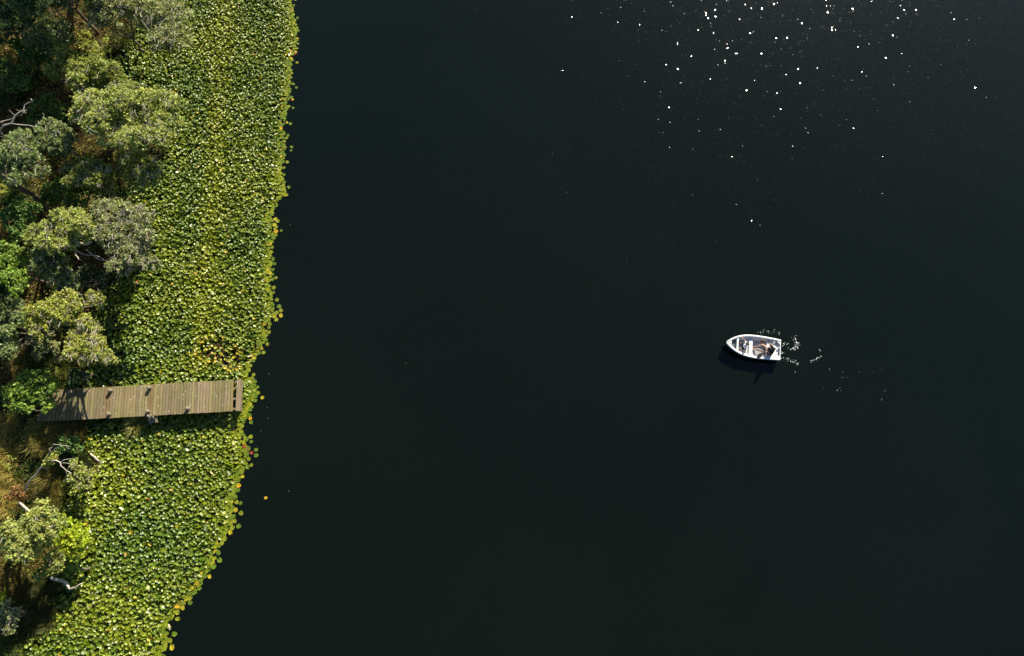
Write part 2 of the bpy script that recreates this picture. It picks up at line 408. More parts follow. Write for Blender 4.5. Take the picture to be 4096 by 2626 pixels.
# ------------------------------------------------------------------ foliage builder
def leaves(C, size, cols, up=.35, asp=1.7):
    """diamond leaves: centres n*3"""
    n = len(C); d = RNG.normal(0, 1, (n, 3)); d[:, 2] *= .6; d /= np.linalg.norm(d, axis=1, keepdims=True)
    nr = RNG.normal(0, 1, (n, 3)); nr[:, 2] = np.abs(nr[:, 2])+up; w = np.cross(nr, d); w /= np.linalg.norm(w, axis=1, keepdims=True)+1e-9
    nz = np.cross(d, w)
    s = (size*RNG.uniform(.6, 1.3, n))[:, None]
    V = np.empty((n, 4, 3)); V[:, 0] = C-d*s*asp*.5; V[:, 1] = C+w*s*.5+nz*s*.12; V[:, 2] = C+d*s*asp*.5; V[:, 3] = C-w*s*.5+nz*s*.12
    return V.reshape(-1, 3), np.arange(4*n), np.repeat(cols, 4, axis=0)
KIND = {  # leaf colour, spread, size
    'grey':   ((.185, .195, .085), .08),
    'olive':  ((.170, .190, .045), .08),
    'pale':   ((.225, .245, .068), .08),
    'yellow': ((.225, .235, .050), .075),
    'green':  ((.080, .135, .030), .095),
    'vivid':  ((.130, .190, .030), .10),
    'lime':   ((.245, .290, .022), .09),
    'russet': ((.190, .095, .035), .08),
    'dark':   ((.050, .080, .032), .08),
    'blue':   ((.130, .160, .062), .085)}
def grow(mb, a, b, r0, r1, bend=.15, n=5, sides=6):
    a = Vector(a); b = Vector(b); L_ = (b-a).length; pts = [a]; off = Vector((random.uniform(-1, 1), random.uniform(-1, 1), random.uniform(-.3, .6)))*L_*bend
    for i in range(1, n):
        t = i/n; pts.append(a.lerp(b, t)+off*math.sin(t*math.pi)+Vector((random.gauss(0, 1), random.gauss(0, 1), random.gauss(0, .6)))*L_*.025)
    pts.append(b); mb.tube(pts, [r0+(r1-r0)*i/n for i in range(n+1)], sides)
    return pts
def tree(name, label, cat, kind, h, lobes, dens=1.0, twigs=0, base=None, group='trees and bushes on the bank', bark=None, trunk_r=.09, flat=.75):
    """lobes: (px, py, radius px[, height]) of the crown's masses as they stand in the crown"""
    L3 = []
    for lb in lobes:
        z = lb[3] if len(lb) > 3 else h*random.uniform(.78, 1.0)
        L3.append((P(lb[0], lb[1], z), lb[2]*1.1*mpp(lb[1], z)))
    cx = sum(p.x for p, r in L3)/len(L3); cy = sum(p.y for p, r in L3)/len(L3)
    if base is not None: bp = P(base[0], base[1], .3); cx, cy = bp.x, bp.y
    else: cx += random.uniform(-.3, .3); cy += random.uniform(-.3, .3)
    gz = max(ground_z(cx, cy), -.25)-.05
    root = empty(name, (cx, cy, gz)); tag(root, label, cat, group)
    off = np.array([cx, cy, gz]); c0, ls = KIND[kind]; c0 = np.array(c0)*1.68
    mb = MB(); tw = MB(); Ps, Cs = [], []
    fork = Vector((random.uniform(-.2, .2), random.uniform(-.2, .2), h*random.uniform(.25, .4)))
    grow(mb, (0, 0, 0), fork, trunk_r*1.25, trunk_r*.8, .1)
    for p, r in L3:
        lp = Vector(p)-Vector(off); lp.z -= r*flat*.35
        grow(mb, fork, lp, trunk_r*.62, trunk_r*.28, .12)
        nsub = int(20+r*30)
        v = RNG.normal(0, 1, (nsub, 3)); v /= np.linalg.norm(v, axis=1, keepdims=True); v[:, 2] = np.abs(v[:, 2])*1.1-.35
        v *= (r*RNG.uniform(.45, 1.05, nsub)**.6)[:, None]; v[:, 2] *= flat
        ctr = v+np.array(lp)
        sr = r*RNG.uniform(.11, .27, nsub)
        for k in range(nsub):
            if k % 3 == 0: grow(mb, lp, ctr[k], .012, .005, .1, 3, 4)
            nl = int(dens*470*sr[k]**2*14*(.07/ls)**2*.55)
            g = RNG.normal(0, 1, (nl, 3)); g /= np.linalg.norm(g, axis=1, keepdims=True)+1e-9
            g *= (np.abs(RNG.normal(0, .62, nl)))[:, None]*sr[k]*1.25; g[:, 2] *= .75
            Ps.append(ctr[k]+g)
            tone = RNG.uniform(.8, 1.22)*RNG.uniform(.55, 1.45, nl)[:, None]; hue = RNG.normal(0, .10, (nl, 1))
            Cs.append(c0*tone*np.concatenate([1+hue, np.ones((nl, 1)), 1-hue*.5], 1))
        for k in range(int(twigs*r*15)):
            a = random.uniform(-1.9, 1.2); d = Vector((math.cos(a), math.sin(a), random.uniform(-.1, .5)))
            s = lp+Vector((random.gauss(0, r*.3), random.gauss(0, r*.3), r*flat*random.uniform(.2, .7))); e = s+d*r*random.uniform(.5, 1.0)
            pts = grow(tw, s, e, .010, .004, .12, 4, 4)
            for q in range(3):
                s2 = pts[random.randint(1, 3)]; d2 = (d+Vector((random.gauss(0, .5), random.gauss(0, .5), random.gauss(0, .3)))).normalized(); grow(tw, s2, s2+d2*r*random.uniform(.2, .5), .008, .004, .15, 3, 3)
    mb.build('trunk', bark or M_BARK, root, True)
    C = np.concatenate(Ps); cl = np.concatenate(Cs)
    v, f, c = leaves(C, np.full(len(C), ls), np.clip(cl, .002, .9))
    link('crown', np_mesh('crown', v, f, 4, c), M_LEAF, root)
    if tw.v:
        t_ = tw.build('twigs', M_DEAD, root); t_['kind'] = 'stuff'
    tree.n += len(C)
    return root
tree.n = 0
random.seed(5)
T = [
 ('tree', 'grey-green feathery tree overhanging the pads at the very top', 'tree', 'grey', 4.5, [(600, 50, 75), (670, 60, 70), (690, 130, 55), (640, 150, 50), (560, 20, 50), (690, 165, 30), (600, -20, 60)], .8, .8, (520, 60)),
 ('tree', 'pale grey-green tree at the top edge beside the dark trunk', 'tree', 'grey', 5, [(400, 20, 60), (450, 50, 55), (380, 70, 40), (430, -30, 70), (480, 10, 45)], .8, .4, None),
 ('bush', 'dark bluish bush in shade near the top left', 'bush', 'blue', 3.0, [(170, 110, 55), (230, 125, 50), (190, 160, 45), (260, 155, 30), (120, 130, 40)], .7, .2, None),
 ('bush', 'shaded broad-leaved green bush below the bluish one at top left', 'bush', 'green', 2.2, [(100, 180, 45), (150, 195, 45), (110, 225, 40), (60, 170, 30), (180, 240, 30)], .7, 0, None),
 ('bush', 'small olive bush tucked above the biggest crown', 'bush', 'olive', 3.4, [(245, 210, 42), (285, 230, 38), (230, 270, 35), (195, 275, 25), (215, 300, 24)], .8, 0, None),
 ('tree', 'olive green tree just above the biggest pale crown', 'tree', 'olive', 4.6, [(320, 275, 55), (380, 265, 50), (430, 270, 40), (300, 310, 40), (420, 310, 45), (350, 340, 45), (470, 330, 45), (520, 355, 40)], .95, .3, None),
 ('tree', 'biggest pale olive tree, its wide crown reaching over the pads', 'tree', 'pale', 5.6, [(340, 400, 55), (400, 410, 60), (460, 395, 60), (520, 420, 60), (580, 400, 55), (650, 400, 50), (690, 410, 35), (310, 455, 42), (380, 470, 60), (450, 480, 60),
     (520, 490, 60), (590, 470, 60), (650, 480, 50), (700, 490, 32), (430, 540, 50), (500, 550, 50), (570, 540, 50), (640, 540, 40)], 1.05, .9, (520, 480)),
 ('tree', 'grey-green tree leaning in at the left edge, threaded with bare branches', 'tree', 'blue', 4.8, [(60, 560, 50), (30, 600, 50), (90, 610, 50), (30, 660, 45), (90, 670, 45), (130, 640, 35), (160, 685, 28), (50, 720, 30), (-20, 620, 50)], 1.1, .5, None),
 ('tree', 'rounded grey-green crown between left edge tree and the biggest tree', 'tree', 'blue', 4.4, [(130, 540, 40), (190, 500, 38), (230, 520, 38), (210, 565, 42), (260, 560, 38), (250, 600, 30), (150, 580, 32)], 1.1, .4, None),
 ('bush', 'yellowish sprig bush at the left end of the fallen dark trunk', 'bush', 'yellow', 4.0, [(30, 720, 30), (50, 750, 24), (10, 760, 26)], 1, 0, None),
 ('tree', 'dull olive tree with dark gaps between the big pale crowns', 'tree', 'olive', 3.8, [(280, 670, 38), (330, 655, 40), (380, 660, 38), (310, 710, 40), (370, 710, 40), (420, 690, 35), (420, 740, 32), (270, 720, 25)], .85, .7, None),
 ('tree', 'sparse olive tree reaching to the pads below the biggest crown', 'tree', 'olive', 4.0, [(500, 630, 38), (560, 640, 40), (610, 650, 35), (530, 690, 38), (590, 700, 40), (470, 680, 30), (630, 690, 25), (560, 740, 25)], .75, .9, (540, 690)),
 ('bush', 'bright leafed bush under the dull olive tree', 'bush', 'green', 2.2, [(200, 760, 35), (240, 780, 38), (190, 800, 30), (280, 800, 30), (320, 820, 26), (230, 740, 28)], .7, 0, None),
 ('tree', 'dark green tree at the left edge beneath the fallen trunk', 'tree', 'green', 3.6, [(40, 800, 38), (80, 820, 42), (120, 840, 35), (40, 860, 42), (90, 880, 40), (60, 920, 35), (110, 935, 32), (10, 830, 35)], .9, 0, None),
 ('tree', 'pale grey tree with bleached twigs reaching the pads at mid height', 'tree', 'grey', 5.0, [(400, 830, 40), (440, 825, 42), (490, 850, 45), (550, 850, 38), (420, 890, 42), (480, 900, 42), (540, 900, 42), (590, 870, 25), (570, 930, 32)], .95, 1.2, (480, 900)),
 ('tree', 'broad grey-green tree of many lobes above the curved bare limbs', 'tree', 'pale', 4.9, [(230, 865, 35), (290, 870, 42), (320, 900, 40), (190, 910, 40), (250, 920, 45), (310, 940, 35), (180, 960, 35), (230, 980, 42), (280, 970, 30), (130, 920, 30), (110, 950, 25)], .95, .5, (260, 940)),
 ('tree', 'grey-green tree right of the curved bare limbs at the edge of the pads', 'tree', 'grey', 4.8, [(390, 930, 36), (440, 950, 42), (500, 960, 42), (560, 970, 40), (590, 940, 25), (460, 1000, 38), (520, 1015, 40), (570, 1040, 32), (610, 1050, 28), (500, 1070, 35), (450, 1060, 28)], .95, 1.0, (500, 990)),
 ('tree', 'yellow-green broad-leaved tree at the left edge at mid height', 'tree', 'vivid', 4.0, [(30, 985, 35), (60, 1020, 38), (20, 1050, 40), (70, 1070, 38), (30, 1110, 38), (80, 1130, 35), (60, 1160, 25), (-10, 1020, 40)], 1.1, 0, None),
 ('tree', 'bluish grey tree behind the curved bare limbs', 'tree', 'blue', 3.4, [(150, 1015, 38), (200, 1030, 38), (240, 1070, 40), (180, 1070, 40), (130, 1060, 28), (260, 1110, 35), (200, 1120, 28), (290, 1140, 28)], .85, .5, None),
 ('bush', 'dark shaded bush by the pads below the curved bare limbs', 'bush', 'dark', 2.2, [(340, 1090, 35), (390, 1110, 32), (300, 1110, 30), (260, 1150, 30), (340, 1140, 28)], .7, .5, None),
 ('tree', 'yellow olive tree left of the small sprig crown', 'tree', 'yellow', 4.6, [(250, 1190, 38), (290, 1220, 35), (210, 1220, 38), (160, 1235, 36), (120, 1250, 32), (180, 1270, 38), (240, 1260, 40), (280, 1270, 30), (120, 1290, 26), (150, 1320, 32)], .95, .5, (200, 1260)),
 ('tree', 'small yellow sprig crown on a bare limb beside the pads', 'tree', 'yellow', 3.6, [(360, 1180, 22), (385, 1195, 25), (395, 1220, 20), (345, 1215, 14)], .9, 1.4, (330, 1240)),
 ('tree', 'yellow olive tree with bleached twigs reaching the pads above the pier', 'tree', 'yellow', 4.4, [(330, 1290, 38), (360, 1320, 38), (310, 1340, 40), (350, 1370, 42), (290, 1370, 36), (400, 1370, 25), (380, 1410, 36), (330, 1420, 38), (430, 1430, 28), (280, 1410, 30), (460, 1440, 18)], .95, 1.7, (370, 1390)),
 ('bush', 'drooping grey green bush left of the twiggy tree above the pier', 'bush', 'grey', 1.8, [(190, 1330, 32), (160, 1370, 34), (200, 1390, 30), (150, 1410, 25), (230, 1430, 22), (120, 1350, 25)], .8, .4, None),
 ('tree', 'dark bluish tree at the left edge above the pier', 'tree', 'blue', 3.8, [(20, 1215, 40), (60, 1235, 35), (25, 1270, 38), (70, 1280, 30), (20, 1330, 35), (10, 1390, 36), (35, 1410, 28), (50, 1370, 28)], 1, 0, None),
 ('bush', 'low dark bush close to the pier on its upper side', 'bush', 'dark', 1.4, [(300, 1490, 26), (330, 1515, 26), (290, 1520, 25)], .8, 0, None),
 ('bush', 'vivid green broad-leaved bush covering the landward end of the pier', 'bush', 'vivid', 2.6, [(100, 1515, 35), (150, 1510, 38), (190, 1535, 35), (215, 1550, 22), (90, 1560, 38), (140, 1580, 42), (50, 1600, 38), (100, 1620, 34), (180, 1600, 26), (30, 1560, 30), (205, 1625, 14), (180, 1640, 14)], 1.1, 0, (130, 1600)),
 ('bush', 'small dark green bush beside the bleached branches below the pier', 'bush', 'green', 1.6, [(255, 1760, 22), (285, 1775, 26), (305, 1795, 20), (245, 1790, 20)], .9, 0, None),
 ('bush', 'pale sprawling bush beside the pads under the bleached branches', 'bush', 'pale', 1.8, [(300, 1860, 22), (320, 1890, 28), (345, 1905, 24), (310, 1930, 26), (275, 1915, 18), (350, 1940, 15)], .8, .6, None),
 ('bush', 'tiny yellow bush around the fork of the bleached branches', 'bush', 'yellow', 1.9, [(185, 1850, 18), (200, 1835, 20), (215, 1830, 14)], .8, 0, None),
 ('tree', 'grey-green tree at the left edge below the bent pale trunk', 'tree', 'pale', 4.2, [(160, 2025, 30), (190, 2050, 34), (220, 2085, 32), (130, 2080, 38), (170, 2120, 42), (100, 2110, 36), (60, 2120, 36), (40, 2160, 38), (90, 2170, 42), (140, 2170, 38), (60, 2210, 38), (110, 2220, 32), (20, 2120, 30), (200, 2150, 26)], 1.05, .3, (130, 2130)),
 ('tree', 'lime green tree, the brightest on the bank, at the bottom left', 'tree', 'lime', 2.3, [(250, 2090, 26), (280, 2110, 32), (310, 2130, 30), (260, 2150, 34), (310, 2165, 32), (340, 2165, 22), (230, 2190, 28), (280, 2200, 34), (310, 2210, 24), (215, 2160, 20)], 1.1, 0, (280, 2170)),
 ('bush', 'olive bush beneath the lime green tree', 'bush', 'olive', 2.4, [(200, 2240, 26), (230, 2260, 28), (190, 2280, 26), (240, 2230, 20), (155, 2300, 22), (225, 2290, 16)], .95, .3, None),
 ('bush', 'small lime green bush by the pads under the lime tree', 'bush', 'vivid', 1.6, [(285, 2260, 20), (265, 2285, 18), (295, 2275, 14)], .9, 0, None),
 ('bush', 'grey bush with twigs in the bottom left corner', 'bush', 'grey', 2.0, [(20, 2440, 34), (45, 2470, 28), (20, 2510, 30), (60, 2450, 20), (-10, 2480, 34)], .9, .6, None),
 ('bush', 'little yellow bush at the left edge near the bottom', 'bush', 'lime', 1.5, [(8, 2385, 18), (-5, 2400, 20)], .9, 0, None),
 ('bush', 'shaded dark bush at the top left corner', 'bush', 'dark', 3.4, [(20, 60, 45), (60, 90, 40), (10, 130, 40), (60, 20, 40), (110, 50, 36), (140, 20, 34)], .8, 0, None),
 ('bush', 'green bush at the left edge above the bare branches', 'bush', 'green', 2.4, [(20, 250, 30), (60, 290, 35), (80, 320, 32), (40, 340, 30), (95, 340, 24), (15, 300, 28)], .8, 0, None),
 ('bush', 'low dark green bush beneath the bare branches at the left edge', 'bush', 'green', 1.8, [(150, 420, 35), (200, 430, 35), (140, 470, 32), (240, 440, 28), (190, 395, 28)], .6, 0, None),
 ('bush', 'brownish low bush in the gap at the top near the dark trunk', 'bush', 'yellow', 1.2, [(350, 180, 30), (390, 205, 30), (430, 170, 26), (330, 140, 25)], .45, .2, None),
 ('bush', 'yellow leafy scrub in the straw coloured grass at the left edge', 'bush', 'yellow', .9, [(20, 1800, 16), (45, 1830, 14), (10, 1850, 16), (30, 1870, 12)], .6, 0, None),
 ('bush', 'small fern-green plant by the landward corner of the pier', 'bush', 'vivid', .7, [(25, 1728, 12), (75, 1745, 12), (95, 1752, 10)], .7, 0, None),
 ('bush', 'low yellow-green scrub just below the landward end of the pier', 'bush', 'yellow', .9, [(125, 1690, 18), (145, 1705, 16), (110, 1715, 14)], .6, 0, None),
 ('bush', 'russet scrub at the left edge above the bent pale trunk', 'bush', 'russet', .8, [(60, 1960, 20), (30, 1985, 18), (90, 1985, 14)], .5, .3, None),
 # just outside the frame, they shade the bank
 ('tree', 'dark tree outside the frame beyond the top left corner', 'tree', 'dark', 6.5, [(250, -110, 110), (130, -90, 110), (20, -70, 110), (330, -150, 90)], .7, 0, None),
 ('tree', 'green tree outside the frame left of the dead bleached tree', 'tree', 'green', 4.5, [(-190, 300, 90), (-250, 380, 90), (-170, 420, 70)], .5, 0, None),
 ('tree', 'olive tree outside the frame left of the leaning trunk', 'tree', 'olive', 4.5, [(-180, 720, 90), (-260, 800, 90), (-170, 850, 70)], .5, 0, None),
 ('tree', 'grey tree outside the frame left of the landward end of the pier', 'tree', 'grey', 4.0, [(-220, 1250, 90), (-280, 1340, 90), (-190, 1380, 70)], .5, 0, None),
 ('tree', 'pale tree outside the frame left of the grey-green tree at the bottom', 'tree', 'pale', 3.6, [(-220, 2100, 90), (-280, 2200, 90), (-190, 2240, 70)], .5, 0, None),
 ('tree', 'olive tree outside the frame below the bottom left corner', 'tree', 'olive', 3.6, [(-120, 2780, 80), (-200, 2840, 90), (-60, 2850, 60)], .5, 0, None),
]
for t in T: tree(*t)
print('leaves', tree.n)

# undergrowth and grass -------------------------------------------------
def bank_points(n, px0=-420, px1=700):
    out = []
    while len(out) < n:
        px, py = RNG.uniform(px0, px1), RNG.uniform(-350, 2950); p = P(px, py)
        if p.x < xat(SH, p.y)+.15: out.append((p.x, p.y))
    return out
Ps, Cs = [], []
for (x, y) in bank_points(9500):
    g = ground_z(x, y); n = 22; r = RNG.uniform(.12, .38); q = RNG.normal(0, 1, (n, 3))*np.array([r, r, r*.5]); q[:, 2] = np.abs(q[:, 2])+.04
    k = mn.noise(Vector((x*.5, y*.5, 7)))+(-.25 if y > P(0, 1450)[1] else .12); base = np.array([.055, .10, .018]) if k > -.16 else np.array([.22, .16, .045]) if RNG.random() < .4 else np.array([.17, .075, .03]) if RNG.random() < .4 else np.array([.22, .23, .04])
    Ps.append(q+np.array([x, y, g])); Cs.append(base*RNG.uniform(.6, 1.4)*RNG.uniform(.8, 1.2, (n, 1)))
C = np.concatenate(Ps); v, f, c = leaves(C, np.full(len(C), .075), np.concatenate(Cs))
tag(link('undergrowth', np_mesh('undergrowth', v, f, 4, c), M_LEAF), 'low brown and green undergrowth covering the bank beneath the trees', 'undergrowth', kind='stuff')

def blades(B, az, lean, ln, w, cols):
    n = len(B); d = np.stack([np.cos(az), np.sin(az)], -1); s = np.stack([-d[:, 1], d[:, 0], np.zeros(n)], -1)
    V = np.empty((n, 6, 3)); hgt = np.cos(lean)*ln; out = np.sin(lean)*ln
    for j, (t, ww) in enumerate(((0, 1), (.55, .8), (1, .12))):
        zz = hgt*(1.5*t-.6*t*t); oo = out*(t**1.5)
        c = B+np.stack([d[:, 0]*oo, d[:, 1]*oo, zz], -1)
        V[:, 2*j] = c-s*(w*ww)[:, None]; V[:, 2*j+1] = c+s*(w*ww)[:, None]
    f = np.array([(0, 1, 3, 2), (2, 3, 5, 4)]); Fc = (f[None]+np.arange(n)[:, None, None]*6).ravel()
    return V.reshape(-1, 3), Fc, np.repeat(cols, 6, axis=0)
def tuft_geo(x, y, z, n, r, ln, c, w=.010, wind=.5):
    a = RNG.uniform(0, 6.28, n); rr = RNG.uniform(0, 1, n)**.7*r
    B = np.stack([x+np.cos(a)*rr*.6, y+np.sin(a)*rr*.6, np.full(n, z)], -1)
    az = a+RNG.normal(0, .5, n); lean = RNG.uniform(.25, 1.15, n)
    return blades(B, az, lean, ln*RNG.uniform(.6, 1.2, n), np.full(n, w), np.array(c)*RNG.uniform(.6, 1.4, (n, 1)))
parts = []
for (x, y) in bank_points(1150):
    k = mn.noise(Vector((x*.4, y*.4, 17))); c = (.26, .20, .055) if k > 0 else (.20, .20, .045) if k > -.25 else (.34, .25, .08)
    parts.append(tuft_geo(x, y, ground_z(x, y), 34, .22, RNG.uniform(.3, .55), c))
# sedge strips along the shore below the pier
for (px0, py0, px1, py1, n, c) in ((250, 1700, 340, 1760, 60, (.17, .145, .03)), (150, 1690, 250, 1800, 50, (.22, .19, .04)), (180, 1890, 250, 2050, 60, (.18, .15, .03)), (0, 1680, 90, 2050, 80, (.42, .33, .075)),
                                   (60, 2330, 220, 2500, 80, (.08, .08, .02)), (0, 2530, 90, 2640, 50, (.13, .16, .04)), (0, 2300, 120, 2420, 40, (.16, .12, .03)), (80, 1420, 130, 1480, 20, (.24, .19, .05))):
    for i in range(n):
        p = P(RNG.uniform(px0, px1), RNG.uniform(py0, py1))
        parts.append(tuft_geo(p.x, p.y, max(0, ground_z(p.x, p.y)), 60, .26, RNG.uniform(.5, .85), c))
v, f, c = merge(parts)
tag(link('grass', np_mesh('grass', v, f, 4, c), M_GRASS), 'olive and straw coloured grass and sedge on the bank', 'grass', kind='stuff')

for (px, py, n, r, ln, c, lab) in (
    (505, 165, 260, .35, 1.2, (.12, .14, .025), 'dark green grass tussock at the water line near the top'),
    (262, 1475, 420, .45, 1.0, (.15, .17, .03), 'green grass tussock just up the bank from the pier'),
    (552, 1700, 420, .38, .75, (.26, .25, .06), 'yellow-green grass tussock growing on the stump beside the pier'),
    (372, 1862, 150, .16, .6, (.33, .25, .13), 'tan tuft of dry grass beside the pale log in the pads'),
    (350, 1815, 200, .3, .6, (.17, .17, .03), 'olive grass tussock above the pale log in the pads'),
    (25, 2590, 420, .5, 1.4, (.10, .14, .035), 'long dark green grass clump in the bottom left corner')):
    p = P(px, py, .1); v, f, c2 = tuft_geo(0, 0, 0, n, r, ln, c, .012)
    o = link('grass_tussock', np_mesh('grass_tussock', v, f, 4, c2), M_GRASS); o.location = (p.x, p.y, max(0, ground_z(p.x, p.y)))
    tag(o, lab, 'grass tussock', 'grass tussocks')

# ------------------------------------------------------------------ bare wood
def wood(name, label, cat, strokes, m, group=None, twig=0):
    """strokes: ([(px,py,z)...], r0, r1); first stroke starts at the base"""
    b0 = P(*strokes[0][0][0]); o = MB()
    for pts, r0, r1 in strokes:
        W = [P(*q)-b0 for q in pts]; n = len(W)
        # refine with gentle kinks
        Q = [W[0]]
        for i in range(n-1):
            mid = (W[i]+W[i+1])/2+Vector((random.gauss(0, 1), random.gauss(0, 1), random.gauss(0, 1)))*(W[i+1]-W[i]).length*.05; Q += [mid, W[i+1]]
        R = [r0+(r1-r0)*i/(len(Q)-1) for i in range(len(Q))]; o.tube(Q, R, 8)
        for k in range(twig):
            s = Q[random.randint(1, len(Q)-1)]; d = Vector((random.uniform(-1, 1), random.uniform(-1, 1), random.uniform(-.2, .5))); grow(o, s, s+d*random.uniform(.3, .8), .012, .004, .15, 4, 4)
    me_ = o.build(name, m, None, True); me_.location = b0; tag(me_, label, cat, group); return me_
random.seed(21)
G = 'bare and dead wood on the bank'
wood('dead_tree', 'dead bleached tree reaching in from the left edge near the top', 'dead tree',
     [([(-60, 560, 1.2), (0, 520, 2.6), (45, 495, 3.0), (60, 465, 3.2), (95, 440, 3.4), (100, 420, 3.5), (130, 405, 3.7), (122, 396, 3.8)], .06, .02),
      ([(45, 495, 3.0), (80, 500, 3.1), (120, 503, 3.1), (170, 510, 3.0), (205, 520, 2.9)], .035, .012), ([(-30, 490, 2.6), (20, 484, 2.9), (62, 466, 3.2)], .035, .02),
      ([(95, 440, 3.4), (106, 455, 3.4)], .02, .01), ([(0, 520, 2.6), (10, 540, 2.5), (30, 545, 2.3)], .03, .01)], M_DEAD, G, 3)
wood('dead_branch', 'thin orange-brown bare branch at the left edge above the dead tree', 'branch',
     [([(-30, 310, 2.0), (0, 300, 2.3), (30, 303, 2.4), (75, 318, 2.3)], .03, .01), ([(0, 305, 2.3), (15, 330, 2.3), (18, 345, 2.2), (20, 358, 2.1)], .025, .01)], M_WOODY, G, 1)
wood('leaning_trunk', 'thick dark trunk slanting between left edge trees at upper mid', 'tree trunk',
     [([(212, 855, .3), (185, 825, .9), (150, 795, 1.7), (110, 768, 2.5), (60, 742, 3.4), (10, 700, 4.2)], .19, .10), ([(60, 742, 3.4), (90, 735, 3.6), (108, 700, 4.0)], .03, .01),
      ([(60, 705, 3.6), (95, 735, 3.3), (150, 758, 3.0)], .03, .008)], M_BARK, G, 1)
wood('bare_tree', 'upright dark trunk with a forked shadow at the top of the bank', 'bare tree',
     [([(285, 115, .3), (280, 60, 1.6), (282, 0, 3.0), (270, -80, 4.5)], .22, .14), ([(282, 10, 3.0), (310, 3, 3.4), (340, -8, 4.0)], .07, .03)], M_BARK, G, 0)
wood('curved_limb', 'smooth curved bare limbs looping under the grey green crowns', 'bare limbs',
     [([(290, 985, 2.6), (320, 975, 3.0), (365, 968, 3.5)], .10, .06), ([(300, 990, 2.6), (302, 1020, 2.8), (315, 1038, 2.8), (328, 1042, 2.8)], .04, .025),
      ([(305, 1000, 2.6), (330, 1018, 2.8), (370, 1022, 3.0), (400, 1040, 3.1), (430, 1045, 3.1)], .035, .015), ([(345, 1000, 2.8), (370, 1020, 3.0), (410, 1035, 3.1), (440, 1055, 3.0)], .03, .012)], M_DEAD, G, 0)
wood('bare_limb', 'white forked limb holding the small sprig crown beside the pads', 'bare limb',
     [([(225, 1130, 2.4), (255, 1150, 2.7), (290, 1163, 3.0), (330, 1180, 3.2)], .03, .012), ([(300, 1235, 2.8), (325, 1228, 3.1), (345, 1210, 3.4), (380, 1190, 3.6)], .035, .012), ([(325, 1228, 3.1), (350, 1228, 3.2), (370, 1225, 3.3)], .015, .008)], M_DEAD, G, 1)
wood('dead_tree', 'white dead tree forking into curling branches below the pier', 'dead tree',
     [([(100, 1975, .4), (107, 1947, .7), (129, 1912, 1.1), (156, 1880, 1.4), (171, 1865, 1.6), (183, 1849, 1.7), (218, 1842, 2.0), (242, 1851, 2.1), (244, 1865, 2.1), (265, 1883, 2.0), (283, 1892, 2.0)], .05, .018),
      ([(242, 1851, 2.1), (257, 1840, 2.2), (277, 1837, 2.2), (296, 1836, 2.1)], .018, .006), ([(244, 1853, 2.1), (269, 1853, 2.1), (292, 1861, 2.0)], .015, .006),
      ([(265, 1883, 2.0), (277, 1869, 2.1), (292, 1861, 2.1)], .014, .006), ([(265, 1883, 2.0), (267, 1900, 1.9), (261, 1912, 1.7)], .016, .006), ([(283, 1892, 2.0), (284, 1908, 1.8)], .014, .008),
      ([(180, 1852, 1.7), (184, 1832, 1.8), (199, 1816, 2.0), (203, 1806, 2.1), (195, 1797, 2.2), (208, 1791, 2.2), (213, 1777, 2.3), (234, 1780, 2.3), (253, 1783, 2.2), (277, 1786, 2.1)], .026, .008),
      ([(208, 1806, 2.1), (226, 1791, 2.2), (249, 1787, 2.2)], .015, .006), ([(234, 1780, 2.3), (245, 1773, 2.3)], .012, .006), ([(265, 1785, 2.2), (267, 1793, 2.1), (280, 1795, 2.0), (269, 1812, 1.8)], .012, .006),
      ([(171, 1870, 1.5), (187, 1877, 1.5), (189, 1883, 1.4)], .018, .012)], M_DEAD, G, 0)
wood('bent_trunk', 'pale bent trunk rising from the brush above the bottom left tree', 'tree trunk',
     [([(78, 2013, .8), (97, 2029, 1.6), (109, 2042, 2.2), (125, 2048, 2.6), (131, 2060, 2.9), (126, 2077, 3.1)], .075, .05), ([(132, 2082, 3.2), (146, 2088, 3.3)], .05, .03), ([(128, 2058, 2.9), (105, 2060, 3.0), (80, 2065, 3.0)], .02, .008)], M_DEAD, G, 1)
wood('log', 'short pale log lying at the edge of the pads below the pier', 'log',
     [([(362, 1816, .35), (380, 1830, .3), (398, 1845, .22), (409, 1860, .08)], .05, .075)], M_DEAD, G, 0)
wood('snag', 'bent grey snag with a pale tip pointing at the pads near the bottom', 'dead branch',
     [([(205, 2312, .9), (235, 2320, 1.0), (262, 2328, 1.1), (272, 2345, 1.1), (280, 2358, 1.0)], .09, .06), ([(280, 2358, 1.0), (305, 2348, 1.1), (330, 2333, 1.2)], .05, .025)], M_DEAD, G, 0)
wood('stick', 'small white stick caught at the pad edge near the bottom', 'stick', [([(674, 2498, .03), (679, 2522, .05)], .05, .03)], M_DEAD, None, 0)
st = wood('stump', 'weathered grey stump leaning against the side of the pier', 'stump',
     [([(606, 1700, -.1), (604, 1690, .35), (598, 1675, .75), (588, 1662, 1.0)], .11, .07), ([(604, 1690, .3), (616, 1682, .6), (612, 1670, .9), (600, 1660, 1.05)], .07, .05)], M_GREYW, None, 1)

